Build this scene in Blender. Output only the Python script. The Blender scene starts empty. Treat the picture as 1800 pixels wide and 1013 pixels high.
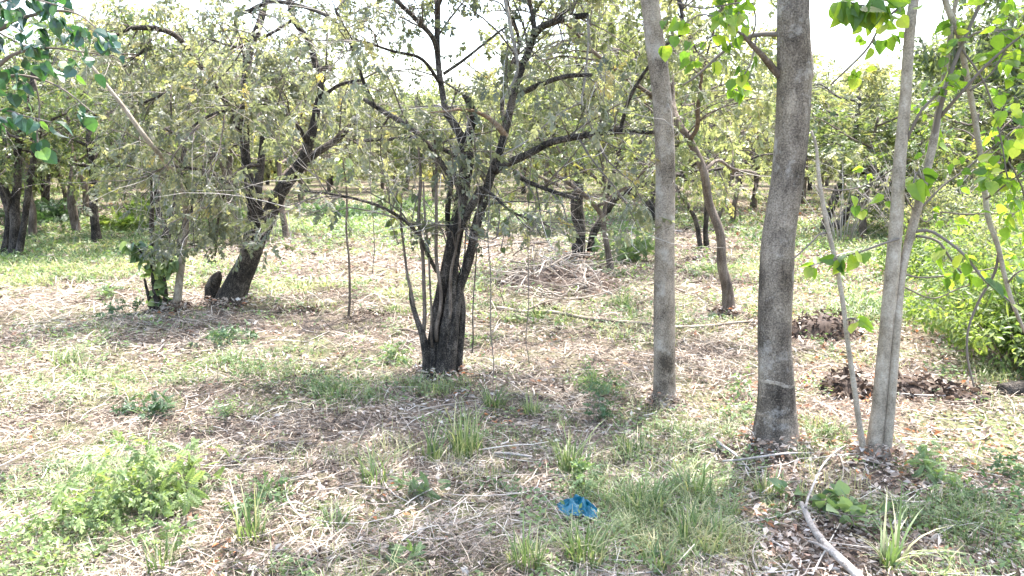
import bpy, math
import numpy as np
from mathutils import Matrix, Vector
R = math.radians
sc = bpy.context.scene
C = sc.collection

# ---------------------------------------------------------------- camera, sky, sun, exposure
FPX, CAM_H, PITCH = 1285.0, 2.2, 10.4          # focal length in photo pixels (1800 wide), camera height, downward tilt
cam = bpy.data.cameras.new('camera'); cam_o = bpy.data.objects.new('camera', cam); C.objects.link(cam_o)
cam.sensor_width = 36; cam.lens = 36 * FPX / 1800; cam.clip_start = 0.05; cam.clip_end = 2000
cam_o.location = (0, 0, CAM_H); cam_o.rotation_euler = (R(90 - PITCH), 0, 0)
sc.camera = cam_o

SUN_EL, SUN_AZ = 70, 30                        # elevation; azimuth clockwise from the view direction (ahead, to the right)
w = bpy.data.worlds.new('World'); sc.world = w; w.use_nodes = True
nt = w.node_tree; bg = nt.nodes['Background']
sky = nt.nodes.new('ShaderNodeTexSky'); sky.sky_type = 'NISHITA'; sky.sun_disc = False
sky.sun_elevation = R(SUN_EL); sky.sun_rotation = R(SUN_AZ); sky.air_density = 1.2; sky.dust_density = 4.0; sky.ozone_density = 1.0
nt.links.new(sky.outputs[0], bg.inputs[0]); bg.inputs[1].default_value = 0.15
sun = bpy.data.lights.new('sun', 'SUN'); sun.energy = 2.8; sun.angle = R(0.55); sun.color = (1, .965, .935)
sun_o = bpy.data.objects.new('sun', sun); C.objects.link(sun_o); sun_o.location = (4, 10, 20)
sd = Vector((math.sin(R(SUN_AZ)) * math.cos(R(SUN_EL)), math.cos(R(SUN_AZ)) * math.cos(R(SUN_EL)), math.sin(R(SUN_EL))))
sun_o.rotation_euler = sd.to_track_quat('Z', 'Y').to_euler()
vs = sc.view_settings
vs.view_transform = 'Standard'; vs.look = 'None'; vs.gamma = 1; vs.use_curve_mapping = False
vs.exposure = 2.7
sc.render.engine = 'CYCLES'
sc.cycles.max_bounces = 8; sc.cycles.diffuse_bounces = 4; sc.cycles.transmission_bounces = 4
sc.cycles.glossy_bounces = 2; sc.cycles.sample_clamp_indirect = 6
sc.cycles.use_denoising = True

# ---------------------------------------------------------------- numpy helpers
def hsh(i, j, k):
    h = (i.astype(np.int64) * 374761393 + j.astype(np.int64) * 668265263 + k.astype(np.int64) * 2147483647) & 0xffffffff
    h = ((h ^ (h >> 13)) * 1274134177) & 0xffffffff
    return ((h ^ (h >> 16)) & 0xffff) / 65535.0
def noise3(x, y, z):
    x, y, z = np.broadcast_arrays(np.asarray(x, float), np.asarray(y, float), np.asarray(z, float))
    i, j, k = np.floor(x), np.floor(y), np.floor(z); f, g, h = x - i, y - j, z - k
    f, g, h = f*f*(3-2*f), g*g*(3-2*g), h*h*(3-2*h)
    i, j, k = i.astype(np.int64), j.astype(np.int64), k.astype(np.int64)
    o = 0
    for a in (0, 1):
        for b in (0, 1):
            for c in (0, 1):
                o = o + hsh(i+a, j+b, k+c) * (f if a else 1-f) * (g if b else 1-g) * (h if c else 1-h)
    return o
def noise2(x, y, s=0.5): return noise3(x, y, s)
def gz(x, y):
    return .10 * (noise2(np.asarray(x)/4.1, np.asarray(y)/4.1, 3.5) - .5) + .05 * (noise2(np.asarray(x)/.9, np.asarray(y)/.9, 7.5) - .5) \
        + .045 * (noise2(np.asarray(x)/.27, np.asarray(y)/.27, 9.5) - .5)
CP, SP = math.cos(R(PITCH)), math.sin(R(PITCH))
def ray(px, py):
    a, b = (px - 900) / FPX, -(py - 506.5) / FPX
    return np.array([a, CP + SP * b, -SP + CP * b])
def at(px, py, Y):                              # photo pixel + distance ahead -> point in the place
    d = ray(px, py); t = Y / d[1]
    return np.array([0, 0, CAM_H]) + d * t, t
def ground(px, py, dz=0.):
    d = ray(px, py); z = dz
    for _ in range(4):
        t = (z - CAM_H) / d[2]; p = d * t; z = float(gz(p[0], p[1]))+dz
    return np.array([p[0], p[1], z]), t
def norm(v): return v / np.maximum(np.linalg.norm(v, axis=-1, keepdims=True), 1e-9)
def resample(P, r, n):
    P = np.asarray(P, float); r = np.asarray(r, float); m = len(P)
    if m == 2:
        t = np.linspace(0, 1, n)[:, None]; return P[0]*(1-t)+P[1]*t, r[0]*(1-t[:, 0])+r[1]*t[:, 0]
    E = np.vstack([2*P[0]-P[1], P, 2*P[-1]-P[-2]])
    L = np.concatenate([[0], np.cumsum(np.linalg.norm(np.diff(P, axis=0), axis=1))])
    s = np.linspace(0, L[-1], n); i = np.clip(np.searchsorted(L, s, side='right') - 1, 0, m-2)
    t = ((s - L[i]) / np.maximum(L[i+1]-L[i], 1e-9))[:, None]
    a, b, c, d = E[i], E[i+1], E[i+2], E[i+3]
    Q = .5*((2*b) + (c-a)*t + (2*a-5*b+4*c-d)*t*t + (3*b-a-3*c+d)*t**3)
    return Q, np.interp(s, L, r)

class MB:
    """collects geometry for ONE mesh object"""
    def __init__(s): s.V = []; s.T = []; s.Q = []; s.n = 0; s.va = []; s.vq = []
    def add(s, V, T=None, Q=None, vt=None, vq=None):
        V = np.asarray(V, np.float32).reshape(-1, 3)
        if T is not None and len(T): s.T.append(np.asarray(T) + s.n); s.va.append(np.broadcast_to(np.asarray(.5 if vt is None else vt, np.float32), (len(T),)))
        if Q is not None and len(Q): s.Q.append(np.asarray(Q) + s.n); s.vq.append(np.broadcast_to(np.asarray(.5 if vq is None else vq, np.float32), (len(Q),)))
        s.V.append(V); s.n += len(V)
    def tubes(s, P, Rr, sides=4, var=None, bump=None, ref=None):
        """P (m,k,3), Rr (m,k): m tubes at once"""
        P = np.asarray(P, float); Rr = np.asarray(Rr, float); m, k, _ = P.shape
        if m == 0: return
        T = norm(np.gradient(P, axis=1)); mt = np.abs(norm(T.mean(1)))
        ref = np.eye(3)[np.argmin(mt, axis=1) if ref is None else [ref]*m][:, None, :]
        U = norm(np.cross(T, ref)); W = np.cross(T, U)
        th = np.linspace(0, 2*np.pi, sides, endpoint=False)
        ring = np.cos(th)[:, None]*U[:, :, None, :] + np.sin(th)[:, None]*W[:, :, None, :]
        rad = Rr[:, :, None] * np.ones(sides)
        if bump is not None: rad = rad * bump(P, th, Rr)
        V = P[:, :, None, :] + ring * rad[..., None]
        idx = np.arange(m*k*sides).reshape(m, k, sides); nx = np.roll(idx, -1, axis=2)
        Q = np.stack([idx[:, :-1], nx[:, :-1], nx[:, 1:], idx[:, 1:]], -1).reshape(-1, 4)
        var = np.random.rand(m) if var is None else np.broadcast_to(var, (m,))
        V = V.reshape(-1, 3); cap0 = P[:, -1] + T[:, -1]*Rr[:, -1:]*.5; cap1 = P[:, 0]
        base = m*k*sides
        ends = np.stack([idx[:, -1], nx[:, -1], np.repeat((base+np.arange(m))[:, None], sides, 1)], -1).reshape(-1, 3)
        st = np.stack([nx[:, 0], idx[:, 0], np.repeat((base+m+np.arange(m))[:, None], sides, 1)], -1).reshape(-1, 3)
        s.add(np.vstack([V, cap0, cap1]), np.vstack([ends, st]), Q, np.concatenate([np.repeat(var, sides)]*2), np.repeat(var, (k-1)*sides))
    def place(s, tmpl, M, pos, scale, var):
        """tmpl=(V,T): copies with frames M (n,3,3) columns x,y,z"""
        V, T = tmpl; n = len(pos)
        if n == 0: return
        scale = np.asarray(scale, float)
        if scale.ndim == 1: scale = scale[:, None]
        L = V[None] * scale[:, None, :]
        W = np.einsum('nij,nkj->nki', M, L) + pos[:, None, :]
        TT = (T[None] + (np.arange(n)*len(V))[:, None, None]).reshape(-1, 3)
        s.add(W.reshape(-1, 3), TT, None, np.repeat(var, len(T)))
    def mesh(s, name, base=(0, 0, 0), smooth=True):
        V = np.vstack(s.V) - np.asarray(base, np.float32)
        T = np.vstack(s.T) if s.T else np.zeros((0, 3), int); Q = np.vstack(s.Q) if s.Q else np.zeros((0, 4), int)
        me = bpy.data.meshes.new(name); nT, nQ = len(T), len(Q)
        me.vertices.add(len(V)); me.vertices.foreach_set('co', V.astype(np.float32).ravel())
        me.loops.add(nT*3+nQ*4); me.polygons.add(nT+nQ)
        me.loops.foreach_set('vertex_index', np.concatenate([T.ravel(), Q.ravel()]).astype(np.int32))
        ls = np.concatenate([np.arange(nT)*3, nT*3+np.arange(nQ)*4]).astype(np.int32)
        me.polygons.foreach_set('loop_start', ls)
        me.polygons.foreach_set('use_smooth', np.full(nT+nQ, smooth))
        a = me.attributes.new('var', 'FLOAT', 'FACE')
        a.data.foreach_set('value', np.concatenate((s.va or [np.zeros(0)]) + (s.vq or [])).astype(np.float32))
        me.update(calc_edges=True); me.validate()
        return me
    def build(s, name, mat, parent=None, base=(0, 0, 0), smooth=True, kind=None, label=None):
        if s.n == 0: return None
        me = s.mesh(name, base, smooth); me.materials.append(mat)
        return link(name, me, parent, kind, label)
def link(name, me, parent=None, kind=None, label=None):
    o = bpy.data.objects.new(name, me); C.objects.link(o); o.parent = parent
    if kind: o['kind'] = kind
    if label: o['label'] = label
    return o
def thing(name, label, cat, loc, group=None):
    o = bpy.data.objects.new(name, None); C.objects.link(o); o.location = loc; o.empty_display_size = .2
    o['label'] = label; o['category'] = cat
    if group: o['group'] = group
    return o
def copy_tree(o, parent=None):
    c = o.copy(); C.objects.link(c); c.parent = parent
    for ch in o.children: copy_tree(ch, c)
    return c

# ---------------------------------------------------------------- materials
def newmat(name):
    m = bpy.data.materials.new(name); m.use_nodes = True; n = m.node_tree; n.nodes.clear()
    out = n.nodes.new('ShaderNodeOutputMaterial'); return m, n, out
def ramp(n, cols):
    r = n.nodes.new('ShaderNodeValToRGB'); e = r.color_ramp.elements
    while len(e) < len(cols): e.new(.5)
    for i, (p, c) in enumerate(cols): e[i].position = p; e[i].color = (*c, 1)
    return r
def leaf_mat(name, cols, trans=.4, tint=(1.5, 1.6, .8), rough=.42, spec=.4):
    m, n, out = newmat(name)
    a = n.nodes.new('ShaderNodeAttribute'); a.attribute_name = 'var'
    tc = n.nodes.new('ShaderNodeTexCoord'); nz = n.nodes.new('ShaderNodeTexNoise'); nz.inputs['Scale'].default_value = 4.; nz.inputs['Detail'].default_value = 3; n.links.new(tc.outputs['Object'], nz.inputs[0])
    ma = n.nodes.new('ShaderNodeMath'); ma.operation = 'MULTIPLY_ADD'; ma.inputs[1].default_value = .4; n.links.new(nz.outputs[0], ma.inputs[0])
    sb = n.nodes.new('ShaderNodeMath'); sb.operation = 'SUBTRACT'; sb.inputs[1].default_value = .2; n.links.new(a.outputs['Fac'], sb.inputs[0]); n.links.new(sb.outputs[0], ma.inputs[2])
    r = ramp(n, cols); n.links.new(ma.outputs[0], r.inputs[0])
    p = n.nodes.new('ShaderNodeBsdfPrincipled'); p.inputs['Roughness'].default_value = rough; p.inputs['Specular IOR Level'].default_value = spec
    n.links.new(r.outputs[0], p.inputs['Base Color'])
    mu = n.nodes.new('ShaderNodeMix'); mu.data_type = 'RGBA'; mu.blend_type = 'MULTIPLY'; mu.inputs[0].default_value = 1
    n.links.new(r.outputs[0], mu.inputs[6]); mu.inputs[7].default_value = (*tint, 1)
    t = n.nodes.new('ShaderNodeBsdfTranslucent'); n.links.new(mu.outputs[2], t.inputs[0])
    mx = n.nodes.new('ShaderNodeMixShader'); mx.inputs[0].default_value = trans
    n.links.new(p.outputs[0], mx.inputs[1]); n.links.new(t.outputs[0], mx.inputs[2]); n.links.new(mx.outputs[0], out.inputs[0])
    return m
def bark_mat(name, dark, mid, light, stretch=(1, 1, .25), scale=14, patch=.0, patch_col=(.5, .48, .44), bump=.6, rough=.9, fine=.35):
    m, n, out = newmat(name); L = n.links
    tc = n.nodes.new('ShaderNodeTexCoord'); mp = n.nodes.new('ShaderNodeMapping'); mp.inputs['Scale'].default_value = stretch
    L.new(tc.outputs['Object'], mp.inputs[0])
    n1 = n.nodes.new('ShaderNodeTexNoise'); n1.inputs['Scale'].default_value = scale; n1.inputs['Detail'].default_value = 6; n1.inputs['Roughness'].default_value = .65
    L.new(mp.outputs[0], n1.inputs[0])
    n2 = n.nodes.new('ShaderNodeTexNoise'); n2.inputs['Scale'].default_value = 3.2; n2.inputs['Detail'].default_value = 4
    L.new(tc.outputs['Object'], n2.inputs[0])
    n4 = n.nodes.new('ShaderNodeTexNoise'); n4.inputs['Scale'].default_value = 95; n4.inputs['Detail'].default_value = 3
    L.new(tc.outputs['Object'], n4.inputs[0])
    ad = n.nodes.new('ShaderNodeMath'); ad.operation = 'MULTIPLY_ADD'; ad.inputs[1].default_value = .5; L.new(n2.outputs[0], ad.inputs[0])
    hf = n.nodes.new('ShaderNodeMath'); hf.operation = 'MULTIPLY'; hf.inputs[1].default_value = .5; L.new(n1.outputs[0], hf.inputs[0]); L.new(hf.outputs[0], ad.inputs[2])
    a2 = n.nodes.new('ShaderNodeMath'); a2.operation = 'MULTIPLY_ADD'; a2.inputs[1].default_value = fine; L.new(n4.outputs[0], a2.inputs[0])
    s2 = n.nodes.new('ShaderNodeMath'); s2.operation = 'SUBTRACT'; s2.inputs[1].default_value = fine/2; L.new(ad.outputs[0], s2.inputs[0]); L.new(s2.outputs[0], a2.inputs[2])
    r = ramp(n, [(.36, dark), (.5, mid), (.66, light)]); L.new(a2.outputs[0], r.inputs[0])
    col = r.outputs[0]
    if patch:
        n3 = n.nodes.new('ShaderNodeTexNoise'); n3.inputs['Scale'].default_value = 4.5; n3.inputs['Detail'].default_value = 9; n3.inputs['Roughness'].default_value = .72
        m3 = n.nodes.new('ShaderNodeMapping'); m3.inputs['Location'].default_value = (4.2+scale*3.1, 1.7+patch*40, .3+scale); L.new(tc.outputs['Object'], m3.inputs[0]); L.new(m3.outputs[0], n3.inputs[0])
        r3 = ramp(n, [(patch-.04, (0, 0, 0)), (patch+.12, (.85, .85, .85))]); L.new(n3.outputs[0], r3.inputs[0])
        mx = n.nodes.new('ShaderNodeMix'); mx.data_type = 'RGBA'; L.new(r3.outputs[0], mx.inputs[0]); L.new(col, mx.inputs[6]); mx.inputs[7].default_value = (*patch_col, 1)
        col = mx.outputs[2]
    p = n.nodes.new('ShaderNodeBsdfPrincipled'); p.inputs['Roughness'].default_value = rough; p.inputs['Specular IOR Level'].default_value = .25
    L.new(col, p.inputs['Base Color'])
    b = n.nodes.new('ShaderNodeBump'); b.inputs['Strength'].default_value = bump; b.inputs['Distance'].default_value = .02
    L.new(a2.outputs[0], b.inputs['Height']); L.new(b.outputs[0], p.inputs['Normal']); L.new(p.outputs[0], out.inputs[0])
    return m
def plain_var(name, cols, rough=.9, trans=0, noise=0):
    m, n, out = newmat(name); a = n.nodes.new('ShaderNodeAttribute'); a.attribute_name = 'var'
    r = ramp(n, cols); n.links.new(a.outputs['Fac'], r.inputs[0])
    p = n.nodes.new('ShaderNodeBsdfPrincipled'); p.inputs['Roughness'].default_value = rough; p.inputs['Specular IOR Level'].default_value = .2
    n.links.new(r.outputs[0], p.inputs['Base Color']); n.links.new(p.outputs[0], out.inputs[0])
    if trans:
        t = n.nodes.new('ShaderNodeBsdfTranslucent'); n.links.new(r.outputs[0], t.inputs[0])
        mx = n.nodes.new('ShaderNodeMixShader'); mx.inputs[0].default_value = trans
        n.links.new(p.outputs[0], mx.inputs[1]); n.links.new(t.outputs[0], mx.inputs[2]); n.links.new(mx.outputs[0], out.inputs[0])
    return m
M = {}
M['grey_bark'] = bark_mat('grey_bark', (.030, .024, .019), (.138, .112, .088), (.34, .285, .225), (1, 1, .30), 7, .60, (.45, .415, .375), .7, fine=.42)
M['tan_bark'] = bark_mat('tan_bark', (.060, .047, .035), (.21, .170, .130), (.39, .325, .255), (1, 1, .5), 7, .56, (.44, .395, .34), .5, fine=.45)
M['dark_bark'] = bark_mat('dark_bark', (.010, .0085, .0075), (.040, .033, .027), (.165, .138, .115), (1, 1, .38), 30, 0, bump=1.0, fine=.6)
M['brown_bark'] = bark_mat('brown_bark', (.05, .038, .028), (.13, .10, .078), (.27, .22, .18), (1, 1, .2), 30, 0, bump=.9)
M['pale_bark'] = bark_mat('pale_bark', (.15, .122, .09), (.30, .252, .195), (.46, .40, .325), (1, 1, .6), 18, .68, (.55, .52, .47), .3)
M['twig'] = plain_var('twig', [(0, (.07, .055, .045)), (.5, (.16, .135, .115)), (1, (.34, .31, .28))])
M['pale_twig'] = plain_var('pale_twig', [(0, (.20, .17, .14)), (1, (.50, .46, .42))])
M['dead_wood'] = bark_mat('dead_wood', (.13, .11, .095), (.29, .26, .23), (.47, .44, .40), (1, 1, 1), 16, 0, bump=.4)
M['dead_stick'] = plain_var('dead_stick', [(0, (.13, .10, .08)), (.5, (.36, .31, .26)), (1, (.60, .55, .49))])
M['peeled'] = bark_mat('peeled', (.11, .06, .03), (.25, .17, .11), (.42, .37, .32), (1, 1, .3), 20, 0, bump=.5)
M['olive'] = leaf_mat('olive_leaf', [(0, (.075, .086, .060)), (.35, (.14, .152, .11)), (.65, (.215, .22, .17)), (.90, (.28, .26, .16)), (1, (.32, .25, .09))], .5, (1.7, 1.75, .95), .36, .75)
M['green_olive'] = leaf_mat('green_olive_leaf', [(0, (.055, .08, .034)), (.4, (.105, .135, .06)), (.75, (.165, .19, .09)), (1, (.30, .26, .08))], .52, (1.6, 1.65, .9), .4, .6)
M['yellow_green'] = leaf_mat('yellow_green_leaf', [(0, (.09, .112, .055)), (.4, (.17, .19, .10)), (.8, (.26, .27, .15)), (1, (.38, .33, .12))], .55, (1.5, 1.5, .9), .42, .55)
M['bright'] = leaf_mat('bright_leaf', [(0, (.055, .115, .025)), (.3, (.11, .20, .035)), (.75, (.20, .31, .04)), (1, (.33, .39, .09))], .58, (1.65, 1.65, .7), .42, .5)
M['blue_green'] = leaf_mat('blue_green_leaf', [(0, (.016, .045, .030)), (.5, (.030, .085, .050)), (.85, (.055, .13, .05)), (1, (.12, .22, .05))], .25, (1.6, 1.9, .6), .30, .8)
M['shrub'] = leaf_mat('shrub_leaf', [(0, (.05, .09, .026)), (.5, (.115, .17, .05)), (1, (.24, .28, .085))], .48, (1.6, 1.65, .75), .45, .4)
M['herb'] = leaf_mat('herb_leaf', [(0, (.06, .105, .045)), (.5, (.13, .195, .085)), (1, (.24, .31, .14))], .42, (1.5, 1.55, .8), .45, .5)
M['light_herb'] = leaf_mat('light_herb_leaf', [(0, (.09, .14, .055)), (.5, (.17, .235, .095)), (1, (.30, .36, .15))], .45, (1.5, 1.5, .8), .45, .5)
M['dark_herb'] = leaf_mat('dark_herb_leaf', [(0, (.03, .065, .03)), (.6, (.07, .125, .055)), (1, (.14, .20, .10))], .3, (1.5, 1.6, .8), .45, .5)
M['grass'] = leaf_mat('grass_blade', [(0, (.06, .105, .035)), (.4, (.14, .20, .08)), (.7, (.27, .30, .15)), (1, (.48, .43, .27))], .35, (1.4, 1.45, .8), .5, .4)
M['straw'] = plain_var('straw', [(0, (.035, .028, .024)), (.25, (.125, .098, .077)), (.55, (.295, .243, .188)), (.82, (.45, .39, .315)), (1, (.58, .53, .455))], .8, .15)
M['litter'] = plain_var('litter', [(0, (.045, .032, .026)), (.25, (.14, .095, .068)), (.5, (.32, .245, .19)), (.78, (.52, .44, .37)), (.95, (.68, .63, .57)), (1, (.38, .17, .08))], .7, .2)
M['wilted'] = leaf_mat('wilted_leaf', [(0, (.07, .05, .035)), (.5, (.14, .10, .07)), (1, (.26, .19, .09))], .4, (1.4, 1.2, .8), .5, .4)

# ---------------------------------------------------------------- leaf shapes (unit length along +x, facing +z)
def diamond(w=.19, f=.05):
    return np.array([[0, 0, 0], [.45, -w, f], [1, 0, -.06], [.45, w, f]], float), np.array([[0, 1, 2], [0, 2, 3]])
def merge(parts):
    V = []; T = []; n = 0
    for v, t in parts: V.append(v); T.append(t+n); n += len(v)
    return np.vstack(V), np.vstack(T)
def rot_place(tm, ang, pos, s, tilt=0):
    v, t = tm; c, sn = math.cos(ang), math.sin(ang); v = v*s
    ct, st = math.cos(tilt), math.sin(tilt); v = np.stack([v[:, 0]*ct - v[:, 2]*st*0 , v[:, 1], v[:, 2] - v[:, 0]*st], 1)
    return np.stack([v[:, 0]*c-v[:, 1]*sn, v[:, 0]*sn+v[:, 1]*c, v[:, 2]], 1)+np.asarray(pos), t
def pinnate(n=5, s=.42, droop=.25, w=.19, seed=0, jit=.0):
    ps = []; rj = np.random.RandomState(seed)
    for i in range(n):
        x = .18+.72*i/(n-1); z = -droop*x*x
        for sg in (-1, 1): 
            if jit and rj.rand() < .12: continue
            ps.append(rot_place(diamond(w*rj.uniform(.85, 1.2), .05+jit*rj.normal(0, .12)), sg*R(62-6*i+jit*rj.normal(0, 22)), (x+jit*rj.normal(0, .04), 0, z), s*(1-.05*abs(i-n/2))*(1+jit*rj.normal(0, .15)), R(18)+jit*rj.normal(.15, .45)))
    ps.append(rot_place(diamond(w), 0, (.92, 0, -droop*.85), s, R(25)))
    xs = np.array([0, .5, 1]); rv = [];
    for x in xs: rv += [[x, -.008, -droop*x*x], [x, .008, -droop*x*x]]
    ps.append((np.array(rv), np.array([[0, 2, 1], [1, 2, 3], [2, 4, 3], [3, 4, 5]])))
    return merge(ps)
def spray(n, s, seed, spread=.5):
    r = np.random.RandomState(seed); ps = []
    for i in range(n):
        x = r.uniform(0, .9)
        ps.append(rot_place(diamond(.2), r.uniform(-1.3, 1.3), (x, r.normal(0, spread*.3), r.normal(0, spread*.3)), s*r.uniform(.7, 1.2), r.uniform(-.3, 1.1)))
    return merge(ps)
def heart(curl=.25, fold=.18, wid=.47):
    th = [0, .06, .2, .42, .66, .86, 1.0]; half = [0, .30, .44, .46, .33, .15, 0]; back = [0, -.07, 0, 0, 0, 0, 0]
    V = []; 
    for x, h, b in zip(th, half, back): V.append([x, 0, -curl*x*x])
    for sg in (-1, 1):
        for x, h, b in zip(th[1:-1], half[1:-1], back[1:-1]): V.append([x+b, sg*h*wid/.46, -curl*x*x+fold*h])
    T = []
    for k, sg in enumerate((-1, 1)):
        o = 7+k*5
        T.append([0, o, 1])
        for i in range(4): T += [[1+i, o+i, o+i+1], [1+i, o+i+1, 2+i]]
        T.append([5, o+4, 6])
    T = np.array(T); T[11:] = T[11:][:, ::-1] if len(T) > 11 else T[11:]
    return np.array(V, float), T
def blade(bend=.35, w=.03):
    return np.array([[0, -w, 0], [0, w, 0], [.5, -w*.8, bend*.12], [.5, w*.8, bend*.12], [1, 0, -bend*.25]], float), np.array([[0, 2, 1], [1, 2, 3], [2, 4, 3]])
DIA = diamond(); PIN = pinnate(); PINJ = pinnate(5, .34, .2, .30, 3, 1.); ROUND = spray(5, .42, 9, .7); ROUND = (ROUND[0]*[1, 1.35, 1], ROUND[1]); PIN7 = pinnate(7, .34, .3, .2); HEART = heart()
SPR = [spray(6, .42, i) for i in range(3)]

def frames(d, nrm):
    x = norm(d); y = norm(np.cross(nrm, x)); z = np.cross(x, y); return np.stack([x, y, z], -1)

# ---------------------------------------------------------------- growth
def on_paths(P, Rr, n, t0, t1, rng, weight=None):
    m, k, _ = P.shape; L = np.linalg.norm(np.diff(P, axis=1), axis=2).sum(1)
    wgt = L if weight is None else weight
    i = rng.choice(m, n, p=wgt/wgt.sum()); t = rng.uniform(t0, t1, n)*(k-1); j = np.minimum(t.astype(int), k-2); f = (t-j)[:, None]
    pos = P[i, j]*(1-f)+P[i, j+1]*f; tan = norm(P[i, j+1]-P[i, j]); r = Rr[i, j]*(1-f[:, 0])+Rr[i, j+1]*f[:, 0]
    return pos, tan, r
def spawn(P, Rr, n, length, ang, rng, t0=.15, t1=1., up=0., droop=0., wob=.25, k=6, rk=.011, zmin=.15):
    if n == 0: return np.zeros((0, k, 3)), np.zeros((0, k))
    pos, tan, r = on_paths(P, Rr, n, t0, t1, rng)
    q = rng.normal(size=(n, 3)); q = norm(q - (q*tan).sum(1, keepdims=True)*tan)
    a = np.radians(rng.uniform(*ang, n))[:, None]; d = norm(np.cos(a)*tan+np.sin(a)*q + np.array([0, 0, up]))
    ln = rng.uniform(*length, n); st = (ln/(k-1))[:, None]
    out = [pos]
    for j in range(k-1):
        d = norm(d + rng.normal(size=(n, 3))*wob*.6 + np.array([0, 0, -droop])*(j+1)/k); nx = out[-1]+d*st
        low = nx[:, 2] < zmin; nx[low, 2] = np.maximum(nx[low, 2], zmin)
        out.append(nx)
    Q = np.stack(out, 1); r0 = np.minimum(r*.75, ln*rk)
    return Q, r0[:, None]*np.linspace(1, .3, k)
def leaf_frames(P, Rr, n, rng, t0=.1, t1=1., droop=.35, flat=.8):
    pos, tan, _ = on_paths(P, Rr, n, t0, t1, rng)
    q = rng.normal(size=(n, 3)); q = norm(q-(q*tan).sum(1, keepdims=True)*tan)
    d = norm(.55*tan+.9*q+np.array([0, 0, -droop])); nr = norm(np.array([0, 0, 1.])*flat+rng.normal(size=(n, 3))*.45)
    return pos, frames(d, nr)
def stack(*prs):
    ps = [p for p in prs if len(p[0])]
    k = max(p[0].shape[1] for p in ps); A = []; B = []
    for p, r in ps:
        if p.shape[1] != k:
            q = [resample(a, b, k) for a, b in zip(p, r)]; p = np.array([x[0] for x in q]); r = np.array([x[1] for x in q])
        A.append(p); B.append(r)
    return np.concatenate(A), np.concatenate(B)

def bark_bump(fis=.10, lump=.10, freq=3.0, vs_=1.2, seed=0):
    def f(P, th, Rr):
        z = P[:, :, 2][..., None] + P[:, :, 0][..., None]*.3
        c, s = np.cos(th)[None, None], np.sin(th)[None, None]
        a = noise3(c*freq+seed, s*freq+seed*.7, z*vs_*2.2); b = noise3(c*1.1+seed*3.1, s*1.1, z*1.6+seed)
        fine = noise3(c*freq*2.7+seed, s*freq*2.7, z*vs_*5)
        return 1+fis*(np.abs(a-.5)*-3+.75)+lump*(b-.5)*2+fis*.5*(fine-.5)
    return f
def px_path(pts, Y0):
    P = []; r = []
    for q in pts:
        dy = q[3] if len(q) > 3 else 0
        p, t = at(q[0], q[1], Y0+dy); P.append(p); r.append(q[2]/2*t/FPX)
    return np.array(P), np.array(r)
def px_stem(pts, Y0, ext=(), sink=None):
    P, r = px_path(pts, Y0)
    if sink is not None: P = np.vstack([P[0]+np.array([0, 0, -sink])+(P[0]-P[1])*.05, P]); r = np.concatenate([[r[0]*1.08], r])
    for dx, dy, dz, rr in ext: P = np.vstack([P, P[-1]+np.array([dx, dy, dz])]); r = np.append(r, rr)
    return P, r
def solid(P, r, sides, seg, mat, name, parent, base, fis=.08, lump=.08, freq=3., vs_=1.2, seed=0, wob=0., label=None):
    L = np.linalg.norm(np.diff(P, axis=0), axis=1).sum(); n = max(6, int(L/seg))
    Q, rr = resample(P, r, n)
    if wob:
        s = np.linspace(0, L, n); en = np.clip(np.minimum(s, L-s)/.2, 0, 1)
        for ax in range(3): Q[:, ax] += wob*en*(noise3(s*2.3+seed*5, ax*7.1, seed)-.5)*2
    mb = MB(); mb.tubes(Q[None], rr[None], sides, .5, bark_bump(fis, lump, freq, vs_, seed) if fis or lump else None)
    mb.build(name, mat, parent, base, label=label)
    return Q, rr
VARIANTS = {}
HEARTS = [heart(c_, f_, w_) for c_, f_, w_ in ((.1, .12, .47), (.3, .3, .44), (.5, .05, .5), (.2, -.15, .46), (.65, .35, .42), (-.1, .2, .5), (.35, .5, .38))]
def leaf_mesh(key, tmpl, mat):
    if key not in VARIANTS:
        ms = []
        for iv, v in enumerate((.45, .05, .8, .3, .62, .97, .18)):
            if tmpl is HEART: tmpl_ = HEARTS[iv]
            else: tmpl_ = tmpl
            mb = MB(); mb.add(tmpl_[0], tmpl_[1], None, np.full(len(tmpl_[1]), v)); me = mb.mesh('leaf', smooth=False); me.materials.append(mat); ms.append(me)
        VARIANTS[key] = ms
    return VARIANTS[key]
def leaf_objects(root, base, pos, Mx, size, key, tmpl, mat, rng, var=None):
    ms = leaf_mesh(key, tmpl, mat)
    for i in range(len(pos)):
        v = rng.randint(7) if var is None else (1, 6, 3, 0, 4, 2, 5)[int(np.clip(var[i]*7, 0, 6))]
        o = bpy.data.objects.new('leaf', ms[v]); C.objects.link(o); o.parent = root
        m = Matrix(Mx[i].tolist()).to_4x4(); m = Matrix.Translation(Vector((pos[i]-base).tolist())) @ m @ Matrix.Scale(float(size[i]), 4); o.matrix_basis = m
def in_view(p):
    v = p-np.array([0, 0, CAM_H]); fw = v[:, 1]*CP-v[:, 2]*SP; up = v[:, 1]*SP+v[:, 2]*CP
    return (fw > .3) & (np.abs(v[:, 0]/np.maximum(fw, .1)) < .70) & (np.abs(up/np.maximum(fw, .1)) < .394)
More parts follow.
